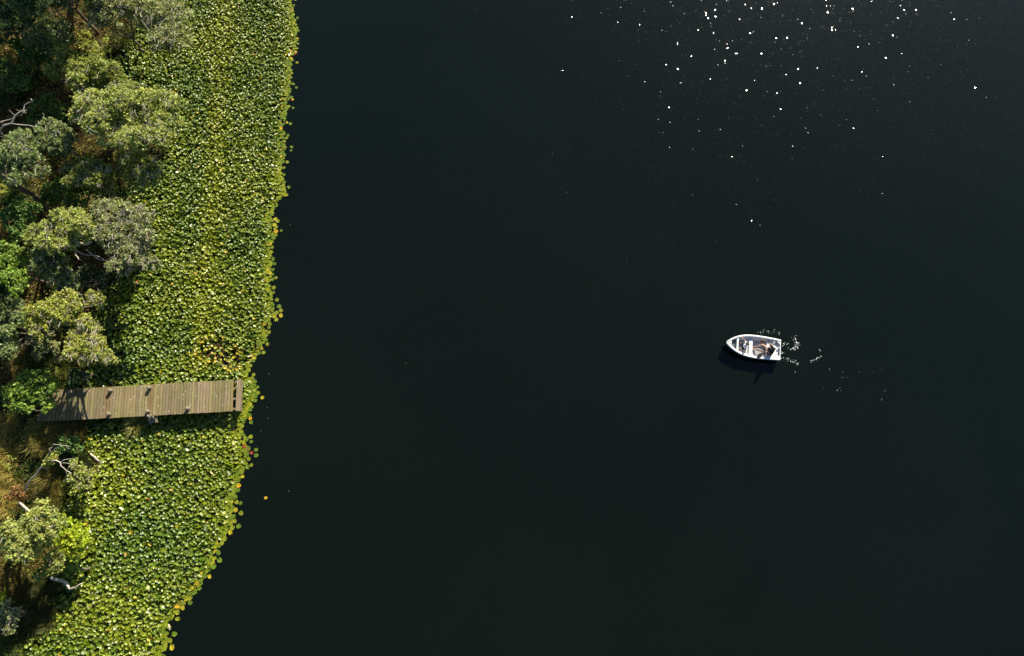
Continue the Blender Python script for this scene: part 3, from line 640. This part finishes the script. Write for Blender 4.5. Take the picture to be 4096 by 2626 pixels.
# ------------------------------------------------------------------ pier
def plank_mat():
    m = bpy.data.materials.new('weathered_plank'); m.use_nodes = True; N, L = nodes(m); b = N['Principled BSDF']
    b.inputs['Roughness'].default_value = .85; b.inputs['Specular IOR Level'].default_value = .25
    g = N.new('ShaderNodeNewGeometry'); a = N.new('ShaderNodeAttribute'); a.attribute_name = 'tint'
    mp = N.new('ShaderNodeMapping'); mp.inputs['Scale'].default_value = (22, 1.6, 6); L.new(g.outputs['Position'], mp.inputs['Vector'])
    n = N.new('ShaderNodeTexNoise'); n.inputs['Scale'].default_value = 1; n.inputs['Detail'].default_value = 7; L.new(mp.outputs[0], n.inputs['Vector'])
    r = N.new('ShaderNodeValToRGB'); r.color_ramp.elements[0].position = .3; r.color_ramp.elements[1].position = .72
    r.color_ramp.elements[0].color = (.78, .75, .70, 1); r.color_ramp.elements[1].color = (1.18, 1.14, 1.06, 1); L.new(n.outputs['Fac'], r.inputs[0])
    n2 = N.new('ShaderNodeTexNoise'); n2.inputs['Scale'].default_value = 1.4; n2.inputs['Detail'].default_value = 4; L.new(g.outputs['Position'], n2.inputs['Vector'])
    r2 = N.new('ShaderNodeValToRGB'); r2.color_ramp.elements[0].position = .4; r2.color_ramp.elements[1].position = .65
    r2.color_ramp.elements[0].color = (1, 1, 1, 1); r2.color_ramp.elements[1].color = (.90, .95, .78, 1); L.new(n2.outputs['Fac'], r2.inputs[0])
    vo = N.new('ShaderNodeTexVoronoi'); vo.inputs['Scale'].default_value = 3.6; L.new(g.outputs['Position'], vo.inputs['Vector'])
    n3 = N.new('ShaderNodeTexNoise'); n3.inputs['Scale'].default_value = 30; L.new(g.outputs['Position'], n3.inputs['Vector'])
    ad = N.new('ShaderNodeMath'); ad.operation = 'MULTIPLY_ADD'; L.new(n3.outputs['Fac'], ad.inputs[0]); ad.inputs[1].default_value = .16; L.new(vo.outputs['Distance'], ad.inputs[2])
    lt = N.new('ShaderNodeMath'); lt.operation = 'LESS_THAN'; L.new(ad.outputs[0], lt.inputs[0]); lt.inputs[1].default_value = .215
    m1 = N.new('ShaderNodeVectorMath'); m1.operation = 'MULTIPLY'; L.new(a.outputs['Color'], m1.inputs[0]); L.new(r.outputs[0], m1.inputs[1])
    m2 = N.new('ShaderNodeVectorMath'); m2.operation = 'MULTIPLY'; L.new(m1.outputs[0], m2.inputs[0]); L.new(r2.outputs[0], m2.inputs[1])
    mx = N.new('ShaderNodeMix'); mx.data_type = 'RGBA'; L.new(lt.outputs[0], mx.inputs['Factor']); L.new(m2.outputs[0], mx.inputs['A']); mx.inputs['B'].default_value = (.42, .37, .27, 1)
    L.new(mx.outputs['Result'], b.inputs['Base Color'])
    bp = N.new('ShaderNodeBump'); bp.inputs['Distance'].default_value = .01; bp.inputs['Strength'].default_value = .6; L.new(n.outputs['Fac'], bp.inputs['Height']); L.new(bp.outputs[0], b.inputs['Normal'])
    return m
M_PLANK = plank_mat()
DZ = .85
pier = empty('pier', P(560, 1600, 0)); tag(pier, 'weathered wooden pier running out from the bank through the lily pads', 'pier')
PO = Vector(pier.location)
mb = MB(); pc = []
xr = 933.5; k = 0; x = xr
def ytop(x): return 1559+(x-244)*(1520-1559)/(934-244)
def ybot(x): return 1688+(x-179)*(1646-1688)/(930-179)
random.seed(3)
while x > 190:
    w = 11.6*random.uniform(.9, 1.12)*(1+ (934-x)*.00004); x2 = x-w
    g = 2.3
    lean = lambda q: q-4-(934-q)*.012-(max(0, 330-q)*.22)
    j = random.uniform(-1.5, 1.5)*.5; jt = random.uniform(-1, 1)*.4
    c = [P(x2+g, ytop(x2)+jt, DZ), P(x, ytop(x)+jt, DZ), P(lean(x), ybot(x)+j, DZ), P(lean(x2+g), ybot(x2)+j, DZ)]
    dz = random.uniform(-.006, .006)
    mb.prism([(q.x-PO.x, q.y-PO.y) for q in c][::-1], DZ-.05+dz, DZ+dz)
    base = np.array([.225, .188, .108])*random.uniform(.8, 1.2)*np.array([1, random.uniform(.93, 1.04), random.uniform(.85, 1.15)])
    if 425 < x < 450 or 595 < x < 625: base = np.array([.20, .145, .08])
    pc.append(base); x = x2
o = mb.build('deck', M_PLANK, pier)
a = o.data.color_attributes.new('tint', 'FLOAT_COLOR', 'POINT'); cc = np.ones((len(o.data.vertices), 4), np.float32); cc[:, :3] = np.repeat(np.array(pc), 8, axis=0); a.data.foreach_set('color', cc.ravel())
def plank_part(name, mbx, colr):
    o = mbx.build(name, M_PLANK, pier, bevel=.008); a = o.data.color_attributes.new('tint', 'FLOAT_COLOR', 'POINT'); cc = np.ones((len(o.data.vertices), 4), np.float32); cc[:, :3] = colr; a.data.foreach_set('color', cc.ravel()); return o
def quad_part(name, pts, z0, z1, colr):
    m_ = MB(); c = [P(a, b, z1) for a, b in pts]; m_.prism([(q.x-PO.x, q.y-PO.y) for q in c][::-1], z0, z1); return plank_part(name, m_, colr)
quad_part('end_beam', [(947.5, 1519), (960.5, 1518.5), (958, 1645), (942, 1645)], DZ-.16, DZ+.005, (.25, .20, .14))
quad_part('end_fascia', [(961, 1519), (967, 1519), (962.5, 1645), (958.6, 1645)], DZ-.24, DZ-.03, (.20, .16, .12))
for yy in (1550, 1592, 1632): quad_part('joist', [(200, yy+ (1600-1560)+ 2), (946, yy), (946, yy+7), (200, yy+(1600-1560)+9)], DZ-.22, DZ-.056, (.22, .18, .13))
M_POST = mat('pier_post', (.16, .13, .085), .9, .2, .3, 18, .7, 50, color2=(.30, .26, .18))
for (zx, zy) in ((425, 282), (805, 266), (1182, 240), (790, 492), (1165, 468), (1548, 440)):
    px, py = 100+zx/2.402, 1450+zy/2.402; top = P(px, py, DZ+.27)-PO
    m_ = MB(); r = .105
    ln = Vector((random.uniform(-.03, .03), random.uniform(-.03, .03), 0))
    m_.tube([(top.x-ln.x*3, top.y-ln.y*3, -.5), (top.x-ln.x, top.y-ln.y, DZ), (top.x, top.y, DZ+.24), (top.x, top.y, DZ+.262)], [r*1.02, r, r*.98, r*.86], 14)
    m_.build('post', M_POST, pier, True)
for (px, py) in ((944, 1530), (944, 1636), (700, 1545), (700, 1650), (500, 1560), (325, 1575)):
    t = P(px, py, DZ-.07)-PO; m_ = MB(); m_.tube([(t.x, t.y, -.5), (t.x, t.y, DZ-.075)], [.085, .08], 12); m_.build('pile', M_POST, pier, True)
# a short cross beam sticking out on the lower side
quad_part('cross_beam', [(621, 1662), (628, 1662), (628, 1690), (621, 1690)], DZ-.26, DZ-.10, (.18, .15, .11))

# ------------------------------------------------------------------ boat
Bw, Tw = P(2905.5, 1370.5, .55), P(3121, 1401, .46)
dv = (Tw-Bw); BL_LEN = math.hypot(dv.x, dv.y); ang = math.atan2(dv.y, dv.x)
S = BL_LEN/3.2; print('boat length', BL_LEN)
boat = empty('rowboat', (Bw.x, Bw.y, 0), ang)
tag(boat, 'small open white rowboat with dark green hull bottom on dark water', 'boat')
Minv = Matrix.Rotation(-ang, 3, 'Z')
def L(zx, zy, z):
    p = P(2890+zx/9.608, 1325+zy/9.608, z)-Vector((Bw.x, Bw.y, 0)); return Minv @ p
M_WHITE = mat('white_gelcoat', (.70, .71, .70), .35, .5, .06, 5, 0, 40)
M_HULL = mat('dark_green_hull', (.03, .07, .05), .35, .5, .2, 6)  # outer hull is one dark green all over
M_FLOOR = mat('grey_floor', (.46, .47, .50), .7, .3, .15, 9, .5, 70)
M_BOWF = mat('bow_grey_mat', (.13, .15, .16), .8, .3, .2, 20)
LN = BL_LEN
def hw(t): return float(np.interp(t, [0, .02, .05, .1, .17, .25, .34, .43, .55, .7, .85, 1], [.015, .09, .17, .29, .42, .525, .61, .65, .672, .665, .635, .595]))
def sheer(t): return float(np.interp(t, [0, .3, .6, 1], [.56, .48, .45, .47]))
TS = [0, .015, .035, .06, .1, .14, .2, .27, .34, .43, .52, .6, .7, .8, .9, 1]
def shell(off, zoff, t0, t1, name, m, outer):
    V = []; Fc = []; ts = [t for t in TS if t0 <= t <= t1]
    prof = [(1, 1), (.97, .72), (.92, .45), (.82, .2), (.55, .04), (0, 0)]
    for t in ts:
        w = max(.004, hw(t)-off); s = sheer(t)-(.015 if outer else .0); kz = (-.12+.25*max(0, .12-t)/.12) if outer else zoff
        row = [(t*LN, w*a, kz+(s-kz)*b) for a, b in prof]; row += [(x, -y, z) for x, y, z in row[-2::-1]]
        V += row
    n = len(prof)*2-1
    for i in range(len(ts)-1):
        for j in range(n-1): Fc.append((i*n+j, i*n+j+1, (i+1)*n+j+1, (i+1)*n+j))
    mb = MB(); mb.add(V, Fc)
    return mb
mb = shell(0, 0, 0, 1, 'hull', None, True)
n = 11; e = len(mb.v)-n; mb.f.append(tuple(range(e, e+n)))
hull = mb.build('hull', M_HULL, boat, True)
mb = shell(.05, .06, .015, 1, 'inner', None, False); e = len(mb.v)-n; mb.f.append(tuple(range(e, e+n)))
me_ = mb.mesh('liner', True); o = link('liner', me_, M_WHITE, boat)
# gunwale flange: an outline ring of real thickness
V = []; Fc = []
tt = [i/40 for i in range(41)]
for sgn in (1, -1):
    base = len(V)
    for t in tt:
        w = hw(t); s = sheer(t); wi = max(.0, w-.115*min(1, .5+t*6)); x = t*LN
        V += [(x, sgn*(w+.022), s-.03), (x, sgn*(w+.022), s+.012), (x, sgn*(w-.01), s+.024), (x, sgn*wi, s+.012), (x, sgn*wi, s-.04)]
    for i in range(40):
        for j in range(4): Fc.append((base+i*5+j, base+i*5+j+1, base+(i+1)*5+j+1, base+(i+1)*5+j))
mb = MB(); mb.add(V, Fc); mb.build('gunwale', M_WHITE, boat, True)
mb = MB(); mb.box((LN-.005, 0, .30), (.05, 1.20, .37)); mb.build('transom', M_WHITE, boat, bevel=.012)
# corner knees at the transom
for s in (1, -1):
    m_ = MB(); m_.prism([(LN-.30, s*.575), (LN-.03, s*.33), (LN-.03, s*.57)], .43, .475); m_.build('corner_knee', M_WHITE, boat)
def lx(zx): return (zx-145)/2098*LN/ math.cos(0)
# floor with ribs
mb = MB(); V = []
x0, x1 = lx(640), LN-.05
pts = [x0+(x1-x0)*i/14 for i in range(15)]
poly = [(x, (hw(x/LN)-.13)) for x in pts]+[(x, -(hw(x/LN)-.13)) for x in reversed(pts)]
mb.prism(poly, .06, .11); 
for i in range(-8, 9):
    y = i*.062; xa = next((x for x in pts if hw(x/LN)-.16 > abs(y)), None)
    if xa is None: continue
    mb.box(((xa+x1-.1)/2, y, .116), (x1-.1-xa, .03, .016))
mb.build('floor', M_FLOOR, boat)
pts = [lx(345)+(lx(560)-lx(345))*i/6 for i in range(7)]
mb = MB(); mb.prism([(x, hw(x/LN)-.085) for x in pts]+[(x, -(hw(x/LN)-.085)) for x in reversed(pts)], .30, .34); mb.build('bow_mat', M_BOWF, boat)
pts = [.03+(lx(350)-.03)*i/5 for i in range(6)]
mb = MB(); mb.prism([(x, hw(x/LN)-.01) for x in pts]+[(x, -(hw(x/LN)-.01)) for x in reversed(pts)], .50, .543); mb.build('bow_deck', M_WHITE, boat, bevel=.008)
def cross(name, xa, xb, z0, z1, inset=.07, m=None):
    mb = MB(); pts = [xa, (xa+xb)/2, xb]
    mb.prism([(x, hw(x/LN)-inset) for x in pts]+[(x, -(hw(x/LN)-inset)) for x in reversed(pts)], z0, z1); return mb.build(name, m or M_WHITE, boat, bevel=.012)
cross('bow_thwart', lx(555), lx(628), .46, .50, .05)
cross('centre_thwart', lx(1065), lx(1200), .11, .34, .085)
cross('stern_seat', lx(1740), lx(2215), .11, .335, .09)
m_ = MB(); m_.box((lx(1020), 0, .17), (.12, 1.04, .10)); m_.build('foot_brace', M_WHITE, boat, bevel=.01)
# side ledges by the stern
for s in (1, -1):
    m_ = MB(); m_.prism([(lx(1850), s*.57), (lx(1850), s*.40), (LN-.04, s*.36), (LN-.04, s*.53)][::s], .337, .375); m_.build('side_ledge', M_WHITE, boat, bevel=.01)
M_METAL = mat('dull_metal', (.30, .30, .31), .4, .5, .2, 20)
for (zx, zy) in ((1430, 225), (1560, 1035)):
    p = L(zx, zy, .49); m_ = MB(); m_.tube([(p.x, p.y, .46), (p.x, p.y, .51)], [.02, .018], 8); m_.tube([(p.x-.03, p.y, .545), (p.x-.02, p.y, .515), (p.x+.02, p.y, .515), (p.x+.03, p.y, .545)], .008, 6); m_.build('oarlock', M_METAL, boat)
p = L(300, 462, .56); m_ = MB(); m_.box((p.x, p.y, .555), (.05, .025, .02)); m_.ball((p.x, p.y, .575), (.03, .012, .012)); m_.build('cleat', M_METAL, boat)
M_ROPE = mat('dark_rope', (.10, .08, .06), .9, .1, .3, 60)
m_ = MB(); q = [L(300, 462, .585), L(275, 490, .57), L(262, 520, .565), L(235, 500, .56), L(190, 450, .57), L(150, 470, .4), L(140, 500, .2)]; m_.tube(q, .012, 6); m_.build('mooring_rope', M_ROPE, boat, True)
p = L(2160, 640, .48); m_ = MB(); m_.box((p.x, p.y, .44), (.10, .045, .05)); m_.build('transom_bracket', M_WHITE, boat, bevel=.005)

# spare wooden paddle lying in the boat
M_WOOD = mat('varnished_wood', (.42, .26, .11), .4, .5, .2, 12)
M_BLACK = mat('black_plastic', (.018, .018, .02), .4, .5, .2, 12)
def local_obj(name, label, cat, z=0, group=None):
    o = empty(name, (Bw.x, Bw.y, 0), ang); tag(o, label, cat, group); return o
def paddle(root, a, b, tip, shaft_m, blade_m, bw=.085, grip_m=None):
    a, b, tip = Vector(a), Vector(b), Vector(tip); m_ = MB(); m_.tube([a, a.lerp(b, .5), b], [.017, .016, .015], 8); m_.build('shaft', shaft_m, root, True)
    d = (tip-b).normalized(); side = d.cross(Vector((0, 0, 1))).normalized(); nn = side.cross(d); V = []; Fc = []
    prof = [(0, .018), (.12, .035), (.3, .07), (.55, .095), (.8, .1), (.93, .08), (1, .035)]
    for t, w in prof:
        c = b.lerp(tip, t); w *= bw/.1
        V += [c-side*w-nn*.004, c-nn*.010, c+side*w-nn*.004, c+side*w+nn*.004, c+nn*.010, c-side*w+nn*.004]
    for i in range(len(prof)-1):
        for j in range(6): Fc.append((i*6+j, i*6+(j+1) % 6, (i+1)*6+(j+1) % 6, (i+1)*6+j))
    Fc += [tuple(range(6)), tuple(range(len(V)-6, len(V)))]
    m_ = MB(); m_.add(V, Fc); m_.build('blade', blade_m, root)
    if grip_m:
        m_ = MB(); e = a+(a-b).normalized()*.03; m_.tube([a-(a-b).normalized()*.16, a], [.022, .022], 8); m_.capsule(e-side*.05, e+side*.05, .018, .018, 8); m_.build('grip', grip_m, root, True)
spare = local_obj('paddle', 'spare wooden paddle lying on the boat floor under her legs', 'paddle')
paddle(spare, L(1655, 985, .155), L(1555, 510, .155), L(1520, 285, .17), M_BLACK, M_WOOD, .105)

# ------------------------------------------------------------------ people
M_SKIN = mat('skin', (.56, .36, .25), .5, .4, .06, 8)
M_SKIN2 = mat('tanned_skin', (.42, .25, .16), .5, .4, .06, 8)
M_HAIR = mat('brown_hair', (.07, .038, .018), .6, .4, .5, 60)
M_HAIRD = mat('dark_hair', (.018, .012, .009), .5, .4, .5, 60)
M_SHIRT = mat('white_shirt', (.72, .74, .80), .8, .2, .05, 10)
M_BLK = mat('black_cloth', (.006, .006, .008), .8, .3, .3, 20)
M_DARKC = mat('black_vest', (.007, .006, .008), .75, .3, .3, 20)
M_EYE = mat('eye', (.03, .02, .015), .2, .5, .1, 10)
M_LIP = mat('lip', (.40, .14, .11), .5, .4, .1, 10)
def hand(mb, wrist, tgt, s=1.0, curl=.6, palm_n=Vector((0, 0, -1)), flip=1):
    """palm, four unequal bent fingers and a thumb"""
    w = Vector(wrist); d = (Vector(tgt)-w).normalized(); n_ = (palm_n-d*palm_n.dot(d)).normalized(); sd = d.cross(n_).normalized()*flip
    for k in range(4):
        o_ = sd*(k-1.5)*.019*s; ln = (.068, .078, .072, .056)[k]*s
        a = w+o_*.6+d*.01*s; b = w+o_+d*.085*s; mb.capsule(a, b, .014*s, .0125*s, 8)
        c = b+(d*math.cos(curl)+n_*math.sin(curl))*ln*.45; e = c+(d*math.cos(curl*2)+n_*math.sin(curl*2))*ln*.32; g = e+(d*math.cos(curl*2.8)+n_*math.sin(curl*2.8))*ln*.25
        mb.capsule(b, c, .0095*s, .009*s, 6); mb.capsule(c, e, .009*s, .0082*s, 6); mb.capsule(e, g, .0082*s, .007*s, 6)
    a = w+d*.025*s+sd*-.022*s; b = a-sd*.03*s+d*.025*s+n_*.012*s; c = b+d*.03*s+n_*.018*s
    mb.capsule(a, b, .013*s, .011*s, 6); mb.capsule(b, c, .0105*s, .0085*s, 6)
def head(mb, c, s, look):
    look = Vector(look).normalized(); up = Vector((0, 0, 1)); up = (up-look*up.dot(look)).normalized(); rt = look.cross(up)
    M = Matrix((rt, look, up)).transposed()
    mb.ball(c, (.076*s, .092*s, .105*s), 16, 12, M); mb.ball(c+look*.03*s-up*.05*s, (.055*s, .06*s, .06*s), 12, 8, M)
    mb.capsule(c+look*.085*s+up*.01*s, c+look*.103*s-up*.022*s, .009*s, .014*s, 8)
    for q in (1, -1): mb.ball(c+rt*q*.078*s-up*.005*s, (.012*s, .022*s, .03*s), 8, 6, M)
    return look, up, rt, M
def face(root, c, s, fr):
    look, up, rt, M = fr
    for q in (1, -1):
        m_ = MB(); m_.ball(c+look*.086*s+rt*q*.03*s+up*.012*s, .011*s, 8, 6); m_.build('eye', M_EYE, root, True)
    m_ = MB(); m_.ball(c+look*.086*s-up*.05*s, (.024*s, .008*s, .007*s), 8, 6, M); m_.build('mouth', M_LIP, root, True)
def foot(mb, ankle, d, s=1.0):
    d = Vector(d); d.z = 0; d.normalize(); a = Vector(ankle); mb.capsule(a-d*.03*s-Vector((0, 0, .03*s)), a+d*.12*s-Vector((0, 0, .045*s)), .036*s, .028*s, 10)
    sd = d.cross(Vector((0, 0, 1)))
    for k in range(5): mb.capsule(a+d*.12*s+sd*(k-2)*.014*s-Vector((0, 0, .052*s)), a+d*(.165-.008*k)*s+sd*(k-2)*.015*s-Vector((0, 0, .055*s)), .011*s, .009*s, 6)

BOW = Vector((-1, 0, 0))
# adult paddler at the stern
ad = local_obj('person', 'dark-haired person in black, legs stretched out, paddling from the stern of the rowboat', 'person', group='people in the rowboat')
pel = L(1850, 790, .44); ch = L(1880, 745, .74); nk = L(1915, 720, .93); hd = L(1945, 690, 1.07)
mb = MB(); cr = Vector((0, 1, 0))
hipR, hipL = pel+cr*.09, pel-cr*.09
kR, kL = L(1535, 530, .62), L(1500, 775, .40); aR, aL = L(1265, 600, .20), L(1245, 712, .22)
shR, shL = ch+Vector((-.01, .17, .12)), ch+Vector((-.01, -.17, .12))
elR, haR = L(1800, 500, .74), L(1880, 515, .83); elL, haL = L(1775, 845, .62), L(1735, 690, .62)
mb.capsule(pel, pel.lerp(ch, .5), .13, .115, 16); mb.capsule(pel.lerp(ch, .5), ch+Vector((0, 0, .06)), .115, .125, 16); mb.capsule(shR, shL, .06, .06, 12); mb.capsule(ch, nk, .09, .05, 12); mb.capsule(nk, hd, .047, .05, 12)
mb.capsule(pel, hipR, .12, .10); mb.capsule(pel, hipL, .12, .10)
for h_, k_, a_ in ((hipR, kR, aR), (hipL, kL, aL)):
    mb.capsule(h_, k_, .088, .056, 14); mb.capsule(k_, k_.lerp(a_, .35), .054, .055, 12); mb.capsule(k_.lerp(a_, .35), a_, .055, .033, 12); foot(mb, a_, a_-k_, 1)
for s_, e_, h_, fl in ((shR, elR, haR, 1), (shL, elL, haL, -1)):
    mb.capsule(s_, e_, .048, .036, 12); mb.capsule(e_, h_, .037, .024, 12)
fr = head(mb, hd, 1.0, (-1, -.15, -.25))
sh_dir = (L(1570, 830, .52)-L(1985, 445, .88)).normalized()
hand(mb, haR+Vector((0, 0, .02)), haR+sh_dir.cross(Vector((0, 0, 1)))*-.1+Vector((0, 0, .01)), 1, .9)
hand(mb, haL+Vector((0, 0, .03)), haL+sh_dir.cross(Vector((0, 0, 1)))*.1+Vector((0, 0, .02)), 1, .9, flip=-1)
mb.build('body', M_SKIN, ad, True, remesh=.0085)
m_ = MB(); m_.capsule(pel, pel.lerp(ch, .5), .175, .165, 16); m_.capsule(pel.lerp(ch, .5), ch+Vector((0, 0, .05)), .165, .17, 16); m_.capsule(shR, shL, .09, .09, 12); m_.capsule(ch, ch.lerp(nk, .6), .11, .07, 12)
for s_, e_ in ((shR, elR), (shL, elL)): m_.capsule(s_, s_.lerp(e_, .5), .068, .06, 12)
m_.build('black_top', M_DARKC, ad, True, remesh=.01)
m_ = MB(); m_.capsule(pel, hipR, .15, .13); m_.capsule(pel, hipL, .15, .13); m_.capsule(hipR, hipR.lerp(kR, .3), .115, .098); m_.capsule(hipL, hipL.lerp(kL, .3), .115, .098); m_.build('shorts', M_BLK, ad, True, remesh=.01)
m_ = MB(); look, up, rt, MM = fr
m_.ball(hd-look*.02+up*.02, (.10, .112, .115), 16, 12, MM); m_.ball(hd-look*.10+up*.03, (.05, .05, .05), 12, 8)
hh = m_.build('hair', M_HAIRD, ad, True, remesh=.01); face(ad, hd, 1, fr)
use = local_obj('paddle', 'wooden paddle with black blade and white grip held across her lap', 'paddle')
paddle(use, L(1985, 445, .88), L(1570, 830, .54), L(1345, 1010, .50), M_WOOD, M_BLACK, .105, M_WHITE)

# child
chd = local_obj('person', 'brown-haired child in white shirt and black shorts holding both sides near the bow', 'person', group='people in the rowboat')
pel = L(845, 610, .24); ch = L(865, 560, .48); nk = L(905, 525, .61); hd = L(955, 495, .72); mb = MB()
hipR, hipL = pel+cr*.065, pel-cr*.065
kR, kL = L(725, 465, .40), L(745, 665, .38); aR, aL = L(665, 450, .19), L(655, 705, .19)
shR, shL = ch+Vector((.02, .125, .08)), ch+Vector((.02, -.125, .08))
elR, haR = L(862, 365, .53), L(765, 265, .55); elL, haL = L(905, 725, .50), L(830, 830, .53)
mb.capsule(pel, ch, .095, .095, 14); mb.capsule(shR, shL, .045, .045); mb.capsule(ch, nk, .065, .038); mb.capsule(nk, hd, .036, .04); mb.capsule(pel, hipR, .085, .075); mb.capsule(pel, hipL, .085, .075)
for h_, k_, a_ in ((hipR, kR, aR), (hipL, kL, aL)):
    mb.capsule(h_, k_, .066, .043); mb.capsule(k_, k_.lerp(a_, .4), .041, .041); mb.capsule(k_.lerp(a_, .4), a_, .041, .026); foot(mb, a_, Vector((-1, 0, 0)), .75)
for s_, e_, h_ in ((shR, elR, haR), (shL, elL, haL)): mb.capsule(s_, e_, .035, .027); mb.capsule(e_, h_, .028, .019)
fr = head(mb, hd, .9, (-1, .1, -.35))
hand(mb, haR, haR+(haR-elR), .75, .7); hand(mb, haL, haL+(haL-elL), .75, .7, flip=-1)
mb.build('body', M_SKIN2, chd, True, remesh=.0075)
m_ = MB(); m_.capsule(pel+Vector((0, 0, .04)), ch+Vector((0, 0, .02)), .112, .118, 14); m_.capsule(shR, shL, .062, .062); m_.capsule(ch, ch.lerp(nk, .6), .09, .055)
for s_, e_ in ((shR, elR), (shL, elL)): m_.capsule(s_, s_.lerp(e_, .45), .058, .052)
m_.build('shirt', M_SHIRT, chd, True, remesh=.009)
m_ = MB(); m_.capsule(pel, hipR, .10, .092); m_.capsule(pel, hipL, .10, .092); m_.capsule(hipR, hipR.lerp(kR, .85), .084, .066); m_.capsule(hipL, hipL.lerp(kL, .85), .084, .066); m_.build('shorts', M_BLK, chd, True, remesh=.009)
look, up, rt, MM = fr; m_ = MB(); m_.ball(hd-look*.018+up*.02, (.088, .095, .10), 16, 12, MM)
for k in range(18):
    a = random.uniform(0, 6.28); e = random.uniform(.2, 1.2); m_.ball(hd+up*.02-look*.02+(rt*math.cos(a)*math.cos(e)+look*math.sin(a)*math.cos(e)+up*math.sin(e))*.088, .022, 6, 5)
m_.build('hair', M_HAIR, chd, True, remesh=.009); face(chd, hd, .9, fr)

# sun glints on the paddle's ripples, modelled as small white beads
random.seed(9)
M_GLINT = mat('glint_beads', (.85, .87, .86), .15, .9, .05, 10)
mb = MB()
def bub(px, py, r):  # one white bead standing in for a sun glint
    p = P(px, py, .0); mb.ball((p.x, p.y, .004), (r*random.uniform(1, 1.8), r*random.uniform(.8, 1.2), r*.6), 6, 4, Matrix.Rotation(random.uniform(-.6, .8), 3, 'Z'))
def zz(x, y): return 2850+x/4.804, 1280+y/4.804
def cloud(pts, n, sx, sy, r):
    for i in range(n):
        t = random.random()*(len(pts)-1); k = int(t); f_ = t-k; x = pts[k][0]+(pts[k+1][0]-pts[k][0])*f_; y = pts[k][1]+(pts[k+1][1]-pts[k][1])*f_
        bub(*zz(x+random.gauss(0, sx), y+random.gauss(0, sy)), r*random.uniform(.5, 1.5)**1.5)
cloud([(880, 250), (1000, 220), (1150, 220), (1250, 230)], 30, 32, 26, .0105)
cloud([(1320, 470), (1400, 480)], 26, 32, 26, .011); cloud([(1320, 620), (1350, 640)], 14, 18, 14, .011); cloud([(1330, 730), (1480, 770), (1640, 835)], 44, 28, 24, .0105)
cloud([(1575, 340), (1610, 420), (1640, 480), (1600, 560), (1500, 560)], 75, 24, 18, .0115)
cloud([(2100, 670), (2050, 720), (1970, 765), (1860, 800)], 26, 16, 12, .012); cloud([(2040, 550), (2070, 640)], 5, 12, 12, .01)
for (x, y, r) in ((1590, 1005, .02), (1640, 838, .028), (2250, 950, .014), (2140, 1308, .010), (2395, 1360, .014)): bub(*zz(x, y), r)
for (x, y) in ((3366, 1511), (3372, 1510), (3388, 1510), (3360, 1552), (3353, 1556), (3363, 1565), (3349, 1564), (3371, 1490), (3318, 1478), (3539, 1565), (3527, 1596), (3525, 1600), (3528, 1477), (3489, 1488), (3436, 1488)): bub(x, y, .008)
o = mb.build('glint_beads', M_GLINT, None, True); tag(o, 'white beads standing in for sun glints on paddle ripples behind the rowboat', 'glint_beads', kind='stuff')
# specks floating near the pads
mb = MB()
for (px, py) in ((1075, 1497), (1069, 1631), (1070, 1674), (1044, 1724), (950, 2018), (1155, 1966), (1623, 1454), (1160, 900)): bub_p = P(px, py, .006); mb.ball(bub_p, (.012, .02, .006), 6, 4)
tag(mb.build('floating_debris', mat('pale_leaf', (.45, .45, .25), .7)), 'scattered pale leaf scraps floating off the pad edge', 'leaf scraps', kind='stuff')
